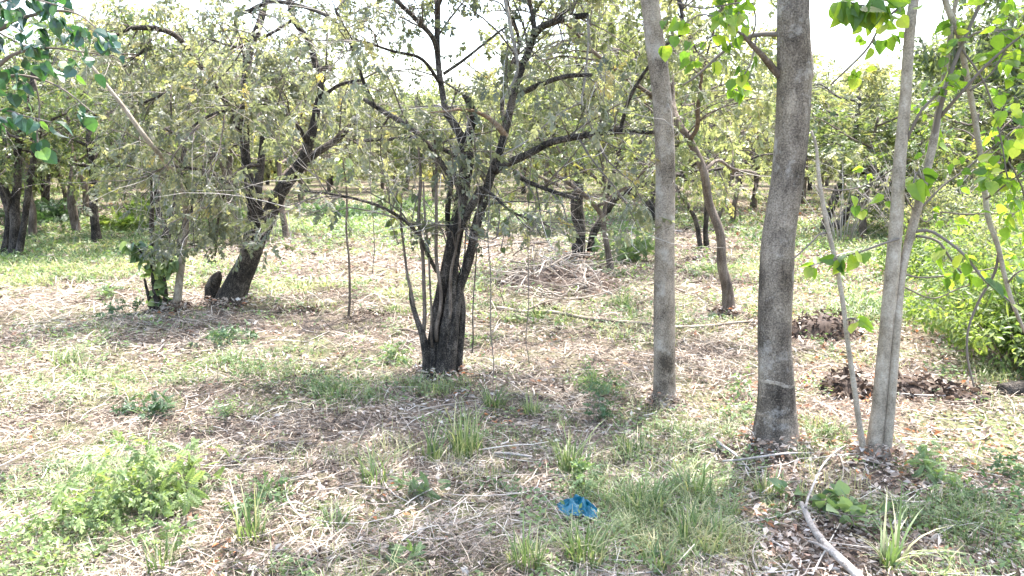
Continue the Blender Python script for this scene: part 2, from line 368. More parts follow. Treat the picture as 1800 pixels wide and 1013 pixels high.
def crown(root, base, limbs, rng, nb, bl, ntw, tl, nl, tmpl, size, mat, key=None, n_parts=0, ang=(30, 75), up=.1, droop=.15, tdroop=.3, twig_mat='twig', t0=.2, leaf_droop=.4, flat=.8, vbias=0., zmin=.3, clump=.25, extra_twig_on_limb=True, bare=0):
    k = 8; P = []; r = []
    for p, q in limbs: a, b = resample(p, q, k); P.append(a); r.append(b)
    P = np.array(P); r = np.array(r)
    B = spawn(P, r, nb, bl, ang, rng, t0=t0, up=up, droop=droop, zmin=zmin)
    src = stack((P, r), B) if extra_twig_on_limb else B
    T = spawn(B[0], B[1], int(ntw*.8), tl, (25, 80), rng, t0=.1, droop=tdroop, k=5, rk=.008, zmin=zmin)
    T2 = spawn(src[0], src[1], ntw-int(ntw*.8), tl, (25, 80), rng, t0=.3, droop=tdroop, k=5, rk=.008, zmin=zmin)
    mb = MB(); mb.tubes(*B, sides=5, var=rng.uniform(0, .5, len(B[0]))); Tw = stack(T, T2); mb.tubes(*Tw, sides=3, var=rng.uniform(.1, .9, len(Tw[0])))
    mb.build('branches', M[twig_mat] if isinstance(twig_mat, str) else twig_mat, root, base, kind='stuff')
    if bare:
        Bt = spawn(src[0], src[1], bare, (.4, 1.1), (20, 80), rng, t0=.2, droop=.15, k=6, rk=.0045, zmin=zmin); B2 = spawn(Bt[0], Bt[1], bare*2, (.15, .4), (25, 70), rng, t0=.3, droop=.1, k=4, rk=.005, zmin=zmin)
        mb = MB(); mb.tubes(*Bt, sides=4); mb.tubes(*B2, sides=3); mb.build('bare_twigs', M['pale_twig'], root, base, kind='stuff')
    pos, Mx = leaf_frames(Tw[0], Tw[1], nl, rng, droop=leaf_droop, flat=flat)
    sz = rng.uniform(*size, nl)
    var = np.clip(noise3(pos[:, 0]/clump/3, pos[:, 1]/clump/3, pos[:, 2]/clump/3)*.7+rng.uniform(-.25, .45, nl)+vbias, 0, 1)
    if n_parts:
        vis = in_view(pos); dist = np.linalg.norm(pos-np.array([0, 0, CAM_H]), axis=1)+np.where(vis, 0, 100)
        o = np.argsort(dist); pk = o[:n_parts]; rest = o[n_parts:]
        leaf_objects(root, base, pos[pk], Mx[pk], sz[pk], key, tmpl, mat, rng, var[pk])
    else: rest = np.arange(nl)
    mb = MB(); mb.place(tmpl, Mx[rest], pos[rest], sz[rest], var[rest])
    mb.build('foliage', mat, root, base, smooth=False, kind='stuff')

# ================================================================ GROUND
def ground_mat():
    m, n, out = newmat('ground'); L = n.links
    tc = n.nodes.new('ShaderNodeTexCoord')
    def nz(s, d, seed):
        mp = n.nodes.new('ShaderNodeMapping'); mp.inputs['Location'].default_value = (seed, seed*.7, 0); L.new(tc.outputs['Object'], mp.inputs[0])
        t = n.nodes.new('ShaderNodeTexNoise'); t.inputs['Scale'].default_value = s; t.inputs['Detail'].default_value = d; t.inputs['Roughness'].default_value = .7; L.new(mp.outputs[0], t.inputs[0]); return t.outputs[0]
    a = ramp(n, [(.3, (.035, .027, .021)), (.45, (.09, .07, .055)), (.6, (.20, .16, .125)), (.75, (.34, .29, .235))]); L.new(nz(38, 8, 1), a.inputs[0])
    b = ramp(n, [(.3, (.05, .06, .03)), (.5, (.12, .14, .06)), (.7, (.26, .25, .13))]); L.new(nz(30, 6, 5), b.inputs[0])
    f = ramp(n, [(.47, (0, 0, 0)), (.62, (1, 1, 1))]); L.new(nz(.55, 5, 9), f.inputs[0])
    mx = n.nodes.new('ShaderNodeMix'); mx.data_type = 'RGBA'; L.new(f.outputs[0], mx.inputs[0]); L.new(a.outputs[0], mx.inputs[6]); L.new(b.outputs[0], mx.inputs[7])
    p = n.nodes.new('ShaderNodeBsdfPrincipled'); p.inputs['Roughness'].default_value = .95; p.inputs['Specular IOR Level'].default_value = .1
    L.new(mx.outputs[2], p.inputs['Base Color'])
    bp = n.nodes.new('ShaderNodeBump'); bp.inputs['Strength'].default_value = .8; bp.inputs['Distance'].default_value = .03; L.new(nz(45, 6, 2), bp.inputs['Height'])
    L.new(bp.outputs[0], p.inputs['Normal']); L.new(p.outputs[0], out.inputs[0]); return m
M['ground'] = ground_mat()
u = np.linspace(-1, 1, 341); gx = np.sign(u)*(np.abs(u)*8+np.abs(u)**5*400)
v_ = np.linspace(0, 1, 341); gy = -14+v_*30+v_**5*600
X, Y = np.meshgrid(gx, gy); Zg = gz(X, Y)
mb = MB(); i = np.arange(341*341).reshape(341, 341)
mb.add(np.stack([X, Y, Zg], -1).reshape(-1, 3), None, np.stack([i[:-1, :-1], i[:-1, 1:], i[1:, 1:], i[1:, :-1]], -1).reshape(-1, 4))
mb.build('ground', M['ground'], kind='structure', label='dry grassy ground of the grove strewn with dead leaves')

# ================================================================ TREES
rng = np.random.RandomState(11); np.random.seed(5)

# --- thick grey smooth-barked trunk on the right
b0, _ = ground(1362, 785); Y0 = b0[1]
t = thing('smooth_bark_tree', 'thickest grey trunk on the right with pale rings near its foot', 'tree', b0)
P, r = px_stem([(1360, 796, 112), (1361, 782, 92), (1363, 760, 79), (1365, 715, 69), (1365, 660, 64), (1362, 600, 60), (1362, 540, 58.5), (1364, 480, 58.5), (1368, 420, 58), (1380, 345, 57), (1386, 300, 57), (1392, 230, 58), (1396, 150, 60), (1398, 122, 63), (1396, 95, 60), (1395, 50, 58), (1395, 0, 57)], Y0,
              [(.0, .05, .7, .12), (.05, .1, 1.0, .10), (-.05, .1, 1.3, .075), (.1, 0, 1.3, .04)], sink=.12); r = r*.95
Q, rr = solid(P, r, 96, .02, M['grey_bark'], 'trunk', t, b0, .022, .07, 3, 1.4, 3)
TRA = (Q, rr)
for (zpx, h, sd_) in ((668, .014, 0), (722, .018, 1), (692, .006, 2)):           # pale scar bands around the foot, a little proud of the bark
    pc, tt = at(1365, zpx, Y0); zs = np.linspace(pc[2]-.075, pc[2]+.075, 70); sub = np.stack([np.interp(zs, Q[:, 2], Q[:, 0]), np.interp(zs, Q[:, 2], Q[:, 1]), zs], -1); sr = np.interp(zs, Q[:, 2], rr)
    def band(P_, th_, R_, f_=bark_bump(.022, .07, 3, 1.4, 3)):
        z_ = P_[:, :, 2][..., None]; cz = pc[2]+.020*np.sin(th_+sd_*2)+.012*np.sin(th_*3+sd_); hh = h*(.55+1.2*noise2(np.cos(th_)*2.5+sd_, np.sin(th_)*2.5, sd_+.5))
        edge = .012*(noise3(np.cos(th_)*16+z_*0, np.sin(th_)*16+z_*0, z_*60)-.5)
        return f_(P_, th_, R_)*(.990+.020*np.clip((hh-np.abs(z_-cz)-edge)/.008, -1, 1))
    mb = MB(); mb.tubes(sub[None], sr[None], 192, .5, band, int(np.argmin(np.abs(norm(norm(np.gradient(Q, axis=0)).mean(0)))))); mb.build('bark_scar', M['tan_bark'], t, b0)
knob = MB(); pc, _ = at(1428, 132, Y0-.02); pp = np.array([pc+np.array([-.06, 0, 0]), pc+np.array([-.01, 0, .0]), pc+np.array([.008, 0, .005])]); knob.tubes(resample(pp, np.array([.06, .045, .02]), 6)[0][None], np.array([[.07, .06, .05, .042, .03, .012]]), 12, .5, bark_bump(.05, .1, 2)); knob.build('bark_knob', M['grey_bark'], t, b0)
LA = px_path([(1375, 135, 16), (1360, 122, 13), (1340, 98, 10, -.1), (1318, 75, 8, -.15), (1305, 60, 5, -.2)], Y0); LA = solid(*LA, 10, .03, M['brown_bark'], 'limb', t, b0, .05, .1)
LB = px_path([(1372, 60, 10), (1330, 65, 8, .1), (1280, 85, 6, .1), (1222, 135, 4, 0), (1200, 150, 3)], Y0); LB = solid(*LB, 6, .04, M['twig'], 'limb', t, b0, 0, 0, wob=.02)
tops = []
top = Q[rr < .125]
for k_ in range(13):
    p0 = Q[-1-rng.randint(0, int(len(Q)*.32))]; a = rng.uniform(0, 6.28); ln = rng.uniform(1.2, 2.6); d = np.array([math.cos(a), math.sin(a), rng.uniform(.1, .7)])
    PP = np.array([p0, p0+d*ln*.4, p0+d*ln*.75+[0, 0, .1], p0+d*ln]); PR = np.array([.035, .026, .018, .008]); q = solid(PP, PR, 7, .09, M['grey_bark'], 'limb', t, b0, 0, .08, wob=.05); tops.append(q)
crown(t, b0, tops, rng, 70, (.6, 1.3), 300, (.3, .6), 2600, HEART, (.09, .15), M['bright'], 'heartA', 0, up=.1)
# leafy twigs that hang in front at the top of the picture, each leaf a part
def twig_leaves(root, base, paths, n, size, key, tmpl, mat, rng, droop=.7, vbias=0., t0=.2):
    k = 8; PP = []; RR = []
    for p, q in paths: a, b = resample(p, q, k); PP.append(a); RR.append(b)
    PP = np.array(PP); RR = np.array(RR)
    pos, Mx = leaf_frames(PP, RR, n, rng, t0=t0, droop=droop, flat=.5)
    sz = rng.uniform(*size, n); var = np.clip(rng.uniform(0, 1, n)+vbias, 0, 1)
    mb = MB(); tipd = Mx[:, :, 0]; st = pos; en = pos+tipd*sz[:, None]*.3
    mb.tubes(np.stack([st, (st+en)/2+[0, 0, .004], en], 1), np.full((n, 3), .0014), 3, rng.uniform(.3, .9, n)); mb.build('leaf_stalks', M['twig'], root, base, kind='stuff')
    leaf_objects(root, base, en, Mx, sz, key, tmpl, mat, rng, var)
def side_twigs(root, base, paths, n, length, rng, t0=.4, droop=.3):
    P_ = [resample(p, q, 8) for p, q in paths]; T_ = spawn(np.array([a for a, _ in P_]), np.array([b for _, b in P_]), n, length, (25, 75), rng, t0=t0, droop=droop, k=5, rk=.006, zmin=.3)
    mb = MB(); mb.tubes(*T_, sides=4, var=rng.uniform(.2, .7, n)); mb.build('side_twigs', M['twig'], root, base, kind='stuff'); return list(zip(*T_))
def px_twigs(root, base, Y0, lst, mat='twig', name='twig', wob=.02, sides=5):
    out = []
    for pts in lst: p = px_path(pts, Y0); out.append(solid(*p, sides, .04, M[mat], name, root, base, 0, 0, wob=wob, seed=len(pts)+pts[0][0]*.1))
    return out
tw = px_twigs(t, b0, Y0, [[(1305, 62, 5, -.2), (1275, 40, 4, -.3), (1235, 25, 3, -.3), (1205, 40, 2, -.3)], [(1318, 75, 4, -.15), (1330, 40, 3, -.25), (1322, 5, 3, -.3)], [(1280, 85, 4, .1), (1260, 60, 3, -.1), (1240, 75, 2, -.2), (1225, 100, 2, -.2)],
                          [(1330, 65, 4, .1), (1318, 110, 3, 0), (1300, 145, 2, -.1)], [(1424, -20, 5, -.3), (1470, -5, 4, -.4), (1520, 8, 3, -.5), (1560, 0, 2, -.5)], [(1190, 5, 3, -.2), (1240, 15, 3, -.2), (1300, 5, 3, -.2)]])
twig_leaves(t, b0, side_twigs(t, b0, tw[:4]+tw[5:], 30, (.1, .28), rng, .2), 95, (.055, .10), 'heartB', HEART, M['bright'], rng)
twig_leaves(t, b0, tw[4:5], 26, (.10, .15), 'heartB', HEART, M['bright'], rng)

# --- paler straight trunk left of it
b0, _ = ground(1168, 712); Y0 = b0[1]
t = thing('smooth_bark_tree', 'slimmer pale tan trunk standing alone left of the thickest trunk', 'tree', b0)
P, r = px_stem([(1168, 718, 58), (1168, 708, 46), (1168, 690, 41), (1168, 650, 38), (1168, 600, 36.5), (1168, 500, 35.5), (1169, 400, 34.5), (1170, 300, 33), (1167, 220, 33), (1161, 150, 33), (1152, 80, 33), (1143, 0, 32)], Y0, [(-.12, .05, .8, .07), (-.1, .1, 1.0, .06), (0, .1, 1.2, .045), (.05, 0, 1.0, .025)], sink=.1)
Q, rr = solid(P, r, 32, .04, M['tan_bark'], 'trunk', t, b0, .02, .08, 3, 1.2, 8)
tops = []
for k_ in range(11):
    p0 = Q[-1-rng.randint(0, int(len(Q)*.36))]; a = rng.uniform(0, 6.28); ln = rng.uniform(1., 2.3); d = np.array([math.cos(a), math.sin(a), rng.uniform(.1, .7)])
    PP = np.array([p0, p0+d*ln*.4, p0+d*ln*.75+[0, 0, .1], p0+d*ln]); q = solid(PP, np.array([.028, .02, .014, .006]), 6, .09, M['tan_bark'], 'limb', t, b0, 0, .08, wob=.05); tops.append(q)
crown(t, b0, tops, rng, 55, (.5, 1.1), 240, (.3, .6), 1500, HEART, (.08, .13), M['bright'], up=.1)

# --- slender pale double-stemmed young tree with big backlit leaves
b0, _ = ground(1540, 806); Y0 = b0[1]
t = thing('young_tree', 'slender pale young tree with twin stems and big backlit leaves, right', 'tree', b0)
S1 = px_stem([(1532, 812, 37), (1535, 790, 29), (1545, 700, 24), (1555, 600, 23.5), (1567, 480, 23.5), (1576, 380, 22), (1583, 280, 20), (1592, 150, 18.5), (1603, 50, 17), (1609, 0, 16)], Y0, [(.05, 0, .5, .03), (.1, 0, .9, .022), (.1, .1, .9, .012)], sink=.06)
S1 = solid(*S1, 20, .04, M['pale_bark'], 'stem', t, b0, .01, .05, 3, 1, 2, wob=.008)
S2 = px_stem([(1556, 808, 18, -.03), (1562, 760, 15, -.04), (1569, 680, 14, -.04), (1578, 560, 14, -.03), (1587, 470, 14, 0), (1602, 405, 15, .05), (1622, 330, 13, .05), (1640, 255, 14, .05), (1652, 190, 11, .05), (1663, 120, 9, .05), (1673, 50, 8, .05), (1683, -5, 7, .05)], Y0, [(.1, 0, .5, .013), (.1, 0, .6, .006)], sink=.06)
S2 = solid(*S2, 16, .04, M['pale_bark'], 'stem', t, b0, .01, .06, 3, 1, 5, wob=.006)
S3 = px_stem([(1521, 806, 13, -.02), (1512, 745, 10, -.02), (1500, 660, 9, -.05), (1486, 570, 8, -.05), (1468, 460, 8, -.05), (1452, 385, 8, -.05), (1442, 320, 7, -.05), (1436, 260, 5, -.05), (1426, 230, 4, -.05)], Y0, sink=.05)
S3 = solid(*S3, 12, .04, M['pale_bark'], 'stem', t, b0, .01, .06, 3, 1, 9, wob=.012)
tw = px_twigs(t, b0, Y0, [
    [(1640, 250, 9, .05), (1660, 175, 8, .0), (1690, 85, 7, -.05), (1722, 5, 6, -.1), (1745, -60, 4, -.2)],
    [(1648, 210, 8, .05), (1690, 165, 6, -.1), (1735, 115, 5, -.2), (1800, 60, 4, -.3), (1850, 30, 3, -.3)],
    [(1660, 150, 5, .05), (1700, 68, 4, .0), (1750, 54, 3.5, 0), (1810, 52, 3, 0)],
    [(1603, 408, 7, .05), (1635, 406, 6, 0), (1668, 425, 5, -.1), (1700, 450, 5, -.2), (1735, 490, 4, -.25), (1775, 530, 3, -.3)],
    [(1610, 415, 5, .05), (1645, 425, 4.5, .0), (1665, 450, 4, -.1), (1690, 480, 3, -.1)],
    [(1583, 480, 4, .1), (1620, 490, 3, .2), (1680, 480, 3, .3), (1740, 470, 2.5, .3), (1800, 462, 2, .3)],
    [(1578, 500, 3, .1), (1640, 525, 2.5, .2), (1690, 505, 2.5, .3), (1740, 490, 2, .3)],
    [(1580, 330, 3, 0), (1620, 390, 3, .1), (1650, 375, 3, .2), (1700, 380, 3, .2), (1800, 375, 2.5, .2)],
    [(1452, 410, 4, -.05), (1435, 412, 3, -.1), (1410, 440, 3, -.1), (1395, 455, 2.5, -.15)],
    [(1580, 420, 4, -.05), (1540, 432, 4, -.1), (1490, 448, 3, -.1), (1470, 455, 2.5, -.1)],
    [(1438, 330, 3, -.05), (1480, 335, 2.5, 0), (1530, 325, 2.5, .1), (1580, 290, 2.5, .1)],
    [(1460, 150, 3, .1), (1520, 90, 4, .05), (1550, 40, 4, .05), (1595, 2, 5, 0)],
    [(1592, 250, 6, 0), (1615, 200, 5, -.1), (1650, 165, 5, -.1), (1664, 152, 4, -.1)],
    [(1483, 565, 3, -.05), (1500, 560, 2.5, -.1), (1512, 572, 2, -.15)],
    [(1470, 470, 3, -.05), (1450, 462, 2.5, -.1), (1425, 468, 2, -.15)],
    [(1624, 320, 4, .05), (1612, 305, 3, -.05), (1604, 330, 2, -.1)],
    [(1606, 380, 4, .05), (1650, 330, 3.5, .1), (1690, 300, 3, .1), (1740, 260, 3, .1), (1800, 215, 2.5, .1)],
    [(1690, 85, 4, -.05), (1730, 150, 3, -.1), (1752, 230, 3, -.1), (1764, 300, 2.5, -.1), (1780, 330, 2, -.1)],
])
twig_leaves(t, b0, side_twigs(t, b0, [tw[0], tw[1], tw[2], tw[12], tw[11]], 50, (.12, .4), rng, .15), 150, (.05, .10), 'heartC', HEART, M['bright'], rng)
twig_leaves(t, b0, side_twigs(t, b0, [tw[16], tw[17], tw[7], tw[10]], 34, (.12, .36), rng, .15), 95, (.045, .09), 'heartC', HEART, M['bright'], rng)
twig_leaves(t, b0, [tw[3], tw[4], tw[5]], 34, (.06, .12), 'heartC', HEART, M['bright'], rng, t0=.4)
twig_leaves(t, b0, [tw[9]], 10, (.07, .11), 'heartC', HEART, M['bright'], rng, t0=.5)
twig_leaves(t, b0, [tw[13]], 4, (.08, .1), 'heartC', HEART, M['bright'], rng, t0=.5)
twig_leaves(t, b0, [tw[14]], 6, (.07, .1), 'heartC', HEART, M['bright'], rng, t0=.4)
twig_leaves(t, b0, [tw[15]], 8, (.10, .14), 'heartC', HEART, M['bright'], rng, t0=.3)
tl_ = []
for k_ in range(7):
    p0 = (S1[0] if k_ % 2 else S2[0])[-1-rng.randint(0, 12)]; a = rng.uniform(0, 6.28); ln = rng.uniform(.6, 1.4); d = np.array([math.cos(a), math.sin(a), rng.uniform(.0, .6)])
    tl_.append((np.array([p0, p0+d*ln*.5, p0+d*ln]), np.array([.012, .008, .004])))
crown(t, b0, tl_, rng, 26, (.4, .9), 90, (.2, .5), 420, HEART, (.08, .13), M['bright'])

# --- right-hand arching stem that hangs into the picture
b0 = np.array([5.15, 5.3, 0.]); b0[2] = gz(b0[0], b0[1])
t = thing('young_tree', 'arching thin grey stem with leaves drooping at the right edge', 'tree', b0)
Pm, rm = px_path([(1650, -160, 13), (1668, -60, 11), (1692, 80, 9, .05), (1712, 200, 9, .1), (1724, 275, 9, .1), (1731, 335, 9, .1), (1738, 385, 9, .05), (1755, 435, 8, 0), (1770, 500, 7), (1790, 560, 6), (1815, 610, 5)], 5.0)
pre = np.array([b0-[0, 0, .08], b0+[0, 0, 1.2], b0+[-.2, -.05, 2.6], b0+[-.8, -.1, 3.7], b0+[-1.6, -.2, 4.15]]); P = np.vstack([pre, Pm[1:]]); r = np.concatenate([[.04, .036, .032, .028, .025], rm[1:]])
Q = solid(P, r, 10, .05, M['pale_bark'], 'stem', t, b0, .01, .08, wob=.012)
tw = px_twigs(t, b0, 5.0, [[(1757, 440, 6), (1745, 485, 5, .05), (1720, 530, 4.5, .1), (1702, 580, 4, .1), (1700, 630, 4, .1), (1712, 680, 3, .1)],
                           [(1733, 350, 4), (1765, 330, 3, -.1), (1800, 300, 3, -.2)], [(1724, 275, 4, .1), (1760, 270, 3, 0), (1790, 320, 3, -.1), (1810, 390, 2, -.1)], [(1770, 500, 4), (1790, 480, 3, -.1), (1820, 470, 2, -.1)], [(1705, 160, 4), (1740, 130, 3, 0), (1765, 90, 3, 0), (1785, 30, 2, 0)],
                           [(1720, 250, 3, .1), (1700, 230, 3, .2), (1670, 225, 2, .3)]])
twig_leaves(t, b0, side_twigs(t, b0, tw[1:], 50, (.12, .36), rng, .1), 165, (.05, .095), 'heartC', HEART, M['bright'], rng)

# --- many-stemmed dark tree in the middle
b0, _ = ground(772, 664); Y0 = b0[1]
t = thing('many_stemmed_tree', 'dark many-stemmed tree with fissured bark in the middle foreground', 'tree', b0)
stems = [
    [(762, 668, 40, .02), (762, 625, 34, .02), (768, 575, 26, .02), (775, 520, 20, .02), (787, 470, 26), (796, 420, 27), (806, 370, 26), (814, 320, 24), (820, 280, 24), (817, 258, 22), (808, 235, 17), (795, 212, 15), (784, 195, 13), (776, 150, 11, .1), (771, 95, 11, .2), (767, 0, 11, .3), (763, -60, 9, .3)],
    [(787, 667, 34, -.02), (790, 620, 30, -.03), (796, 560, 25, -.03), (806, 510, 20, 0), (822, 462, 18, 0), (834, 410, 17, .02), (846, 365, 18, .05), (862, 310, 18, .1), (878, 265, 17, .15), (890, 225, 17, .2), (898, 190, 16, .2), (906, 155, 15, .25), (918, 118, 15, .3), (932, 80, 14, .35), (940, 58, 13, .35)],
    [(775, 665, 26, -.08), (778, 610, 22, -.09), (786, 555, 18, -.08), (795, 500, 17, -.06), (803, 450, 15, -.03), (812, 400, 14, 0), (835, 352, 15, .0), (846, 330, 15, .02)],
    [(752, 666, 26, -.02), (750, 630, 18, -.04), (742, 590, 13, -.05), (733, 565, 11, -.05), (724, 530, 10, -.04), (721, 500, 5)],
    [(803, 655, 20, .06), (806, 600, 18, .08), (810, 540, 16, .08), (800, 480, 15, .1), (793, 430, 12, .12), (788, 380, 11, .14), (792, 330, 10, .2), (800, 290, 9, .2)],
]
limbs = []
for i_, s in enumerate(stems):
    P, r = px_stem(s, Y0, sink=.08); r = r*(.84 if i_ else .88); limbs.append(solid(P, r, 26, .028, M['dark_bark'], 'stem', t, b0, .15, .12, 3.6, 1.0, i_*2.3+1, wob=.012))
lim = [
    [(821, 258, 15), (826, 235, 14), (832, 208, 13), (826, 185, 12), (816, 165, 11)],
    [(771, 100, 9, .2), (760, 65, 9, .1), (734, 37, 9, 0), (694, 0, 8, -.1), (660, -40, 6, -.2)],
    [(940, 58, 10, .35), (936, 30, 9, .4), (928, 0, 8, .5), (915, -60, 6, .6)],
    [(938, 62, 13, .35), (955, 48, 12, .3), (985, 38, 11, .2), (1010, 32, 10, .1), (1033, 27, 9, 0)],
    [(958, 47, 6, .3), (985, 25, 6, .4), (1015, 0, 5, .5), (1050, -40, 4, .6)],
    [(908, 168, 9, .25), (930, 155, 9, .1), (956, 144, 9, 0), (996, 134, 8, -.1), (1040, 132, 6, -.2)],
    [(868, 300, 16, .1), (892, 287, 14, 0), (936, 265, 13, -.2), (976, 248, 12, -.3), (1036, 237, 11, -.4), (1083, 232, 10, -.5), (1150, 233, 7, -.5)],
    [(1090, 233, 7, -.5), (1103, 181, 6.5, -.6), (1130, 128, 6, -.7), (1164, 84, 5, -.8), (1200, 60, 3, -.9)],
    [(768, 478, 7, .02), (755, 450, 6.5, -.1), (735, 412, 6, -.2), (705, 382, 5.5, -.4), (660, 360, 5, -.6), (600, 345, 4, -.7), (535, 336, 3, -.8)],
    [(812, 330, 11), (790, 305, 10, .1), (765, 270, 10, .2), (740, 240, 9, .3), (705, 215, 9, .4), (670, 195, 8, .5), (640, 175, 7, .6)],
    [(905, 300, 10, .1), (925, 320, 8, 0), (970, 340, 7, -.2), (1020, 350, 6, -.3)],
    [(640, 247, 6, .8), (690, 246, 6, .6), (730, 243, 6, .4), (770, 262, 7, .2), (815, 280, 8, .05)],
    [(890, 225, 9, .2), (884, 195, 8, .3), (890, 150, 7, .4), (905, 110, 7, .5), (912, 70, 6, .6), (890, 0, 5, .7)],
    [(660, 190, 7, .5), (640, 150, 6, .5), (615, 80, 5, .4), (590, 20, 4, .3)],
    [(776, 150, 7, .1), (740, 105, 6, -.1), (690, 90, 5, -.3), (640, 72, 4, -.5), (600, 70, 3, -.6)],
    [(846, 330, 6, .0), (870, 345, 5, -.2), (900, 370, 4, -.4), (960, 395, 3, -.5)],
    [(780, 130, 6, .1), (820, 100, 5, 0), (870, 60, 4, -.1), (890, 48, 4, -.2)],
]
for i_, s in enumerate(lim): limbs.append(solid(*px_path(s, Y0), 12, .04, M['dark_bark'], 'limb', t, b0, .10, .10, 2.5, 1, i_*1.7+20, wob=.018))
solid(*px_path([(889, 240, 12, .18), (876, 222, 10, .1), (862, 208, 7.5, 0), (838, 196, 6, -.1), (812, 192, 5, -.2), (785, 196, 4, -.3), (757, 198, 2.5, -.3)], Y0), 12, .03, M['peeled'], 'limb', t, b0, .12, .12, 2.5, 1, 4, wob=.01, label='broken limb with peeling orange brown wood')
for i_, s in enumerate([[(748, 615, 8, -.04), (743, 540, 7, -.06), (740, 430, 6.5, -.05), (738, 330, 6, -.05), (736, 240, 4, 0)], [(768, 600, 7, -.1), (771, 500, 6.5, -.12), (769, 400, 6, -.12), (765, 300, 5, -.1), (760, 220, 3, -.1)], [(760, 610, 5, -.08), (752, 520, 4, -.1), (748, 400, 4, -.1), (744, 320, 3, -.1)],
                        [(728, 545, 6, -.05), (716, 480, 5, -.1), (710, 400, 4, -.1), (706, 340, 3, -.1)], [(790, 560, 6, -.1), (800, 440, 5, -.12), (806, 350, 4, -.1)], [(830, 620, 3, -.2), (832, 520, 2.5, -.2), (838, 400, 2.5, -.2), (840, 320, 2, -.2)]]):
    solid(*px_path(s, Y0), 7, .05, M['brown_bark'], 'shoot', t, b0, 0, .06, wob=.028, seed=i_)
for i_, s in enumerate([[(865, 685, 2, -.3), (864, 560, 2, -.3), (862, 430, 2, -.2), (866, 300, 2, -.1), (870, 200, 2, 0)], [(930, 640, 1.6, -.2), (928, 500, 1.6, -.2), (926, 380, 1.6, -.1), (934, 268, 1.6, -.2)], [(1033, 28, 5, 0), (1030, 90, 4.5, -.02), (1026, 150, 4.5, 0), (1022, 185, 4, 0), (1045, 240, 3, 0), (1068, 290, 2.5, 0), (1078, 350, 2, 0)],
                        [(1022, 180, 3, 0), (985, 205, 3.5, -.1), (950, 225, 3.5, -.2), (915, 250, 3, -.3), (880, 275, 2.5, -.3)], [(655, 480, 1.6, -.3), (652, 400, 1.6, -.3), (648, 330, 1.6, -.2), (650, 200, 1.6, 0)], [(888, 0, 7, .3), (895, 50, 7, .2), (908, 110, 6, .15), (903, 140, 6, .1), (880, 180, 5, .1)]]):
    solid(*px_path(s, Y0), 5, .05, M['dead_wood'] if i_ in (2, 3, 5) else M['twig'], 'vine', t, b0, 0, 0, wob=.035, seed=i_+.3)
up_ = []
for k_, (li, ln) in enumerate(((0, 1.5), (6, 1.3), (7, 1.4), (9, 1.2), (0, 1.7), (12, 1.2), (17, 1.3), (18, 1.3))):
    p0 = limbs[li][0][-1]; a_ = rng.uniform(0, 6.28); d = np.array([math.cos(a_)*.7, math.sin(a_)*.7, .75]); up_.append(solid(np.array([p0, p0+d*ln*.4+[.05, 0, 0], p0+d*ln*.75, p0+d*ln+[0, 0, -.1]]), np.array([limbs[li][1][-1], .022, .015, .006]), 8, .08, M['dark_bark'], 'limb', t, b0, .05, .1, wob=.04, seed=k_))
crown(t, b0, up_, rng, 60, (.5, 1.1), 260, (.25, .55), 900, PINJ, (.14, .21), M['olive'], up=.1, tdroop=.15, leaf_droop=.3, zmin=3.0)
tw = px_twigs(t, b0, Y0, [[(960, 395, 3, -.5), (985, 410, 2, -.5), (1010, 420, 2, -.5)], [(900, 370, 3, -.4), (890, 400, 2, -.4), (880, 440, 2, -.4)], [(970, 340, 3, -.2), (990, 365, 2, -.3), (1000, 400, 2, -.3)], [(700, 330, 3, -.2), (690, 380, 2, -.2), (700, 430, 2, -.2)], [(738, 330, 3, -.05), (728, 380, 2, -.1), (722, 430, 2, -.1)], [(920, 318, 3, 0), (940, 350, 2, -.1), (935, 400, 2, -.1)]])
twig_leaves(t, b0, tw, 30, (.06, .09), 'heartV', HEART, M['green_olive'], rng, t0=0, droop=.9)
crown(t, b0, limbs[5:]+limbs[:2], rng, 120, (.5, 1.1), 520, (.25, .55), 1050, PINJ, (.12, .19), M['olive'], 'pinE', 270, up=.05, droop=.2, tdroop=.15, leaf_droop=.3, t0=.3, zmin=1.45, vbias=-.03, bare=360)

# --- leaning dark tree on the left
b0, _ = ground(402, 535); Y0 = b0[1]
t = thing('leaning_tree', 'dark leaning tree with a broken stump at its foot, left of centre', 'tree', b0)
stems = [
    [(400, 538, 54), (412, 510, 44), (430, 470, 37), (448, 430, 33), (468, 390, 30), (490, 345, 25), (510, 315, 22), (530, 284, 20), (541, 255, 17), (550, 230, 15), (560, 180, 12, .1), (564, 150, 11, .1), (545, 78, 10, .2), (517, 34, 9, .2), (508, -10, 9, .2)],
    [(428, 480, 24, .1), (436, 430, 20, .1), (444, 390, 18, .15), (440, 340, 17, .2), (432, 270, 15, .3), (431, 200, 15, .4), (435, 110, 14, .5), (455, 45, 12, .6), (470, -5, 11, .7)],
    [(445, 440, 20, -.05), (452, 400, 18, -.05), (453, 350, 15, -.05), (458, 290, 12, 0), (462, 240, 9, 0)],
]
limbs = []
for i_, s in enumerate(stems): P, r = px_stem(s, Y0, sink=.1 if i_ == 0 else None); limbs.append(solid(P, r, 22, .04, M['dark_bark'], 'stem', t, b0, .13, .10, 3.2, 1, i_*3.3+2, wob=.015))
P, r = px_stem([(373, 530, 26, .05), (374, 505, 22, .05), (381, 488, 18, .05), (386, 478, 6, .05)], Y0, sink=.08); solid(P, r, 16, .02, M['dark_bark'], 'broken_stump', t, b0, .22, .18, 3, 3, 7)
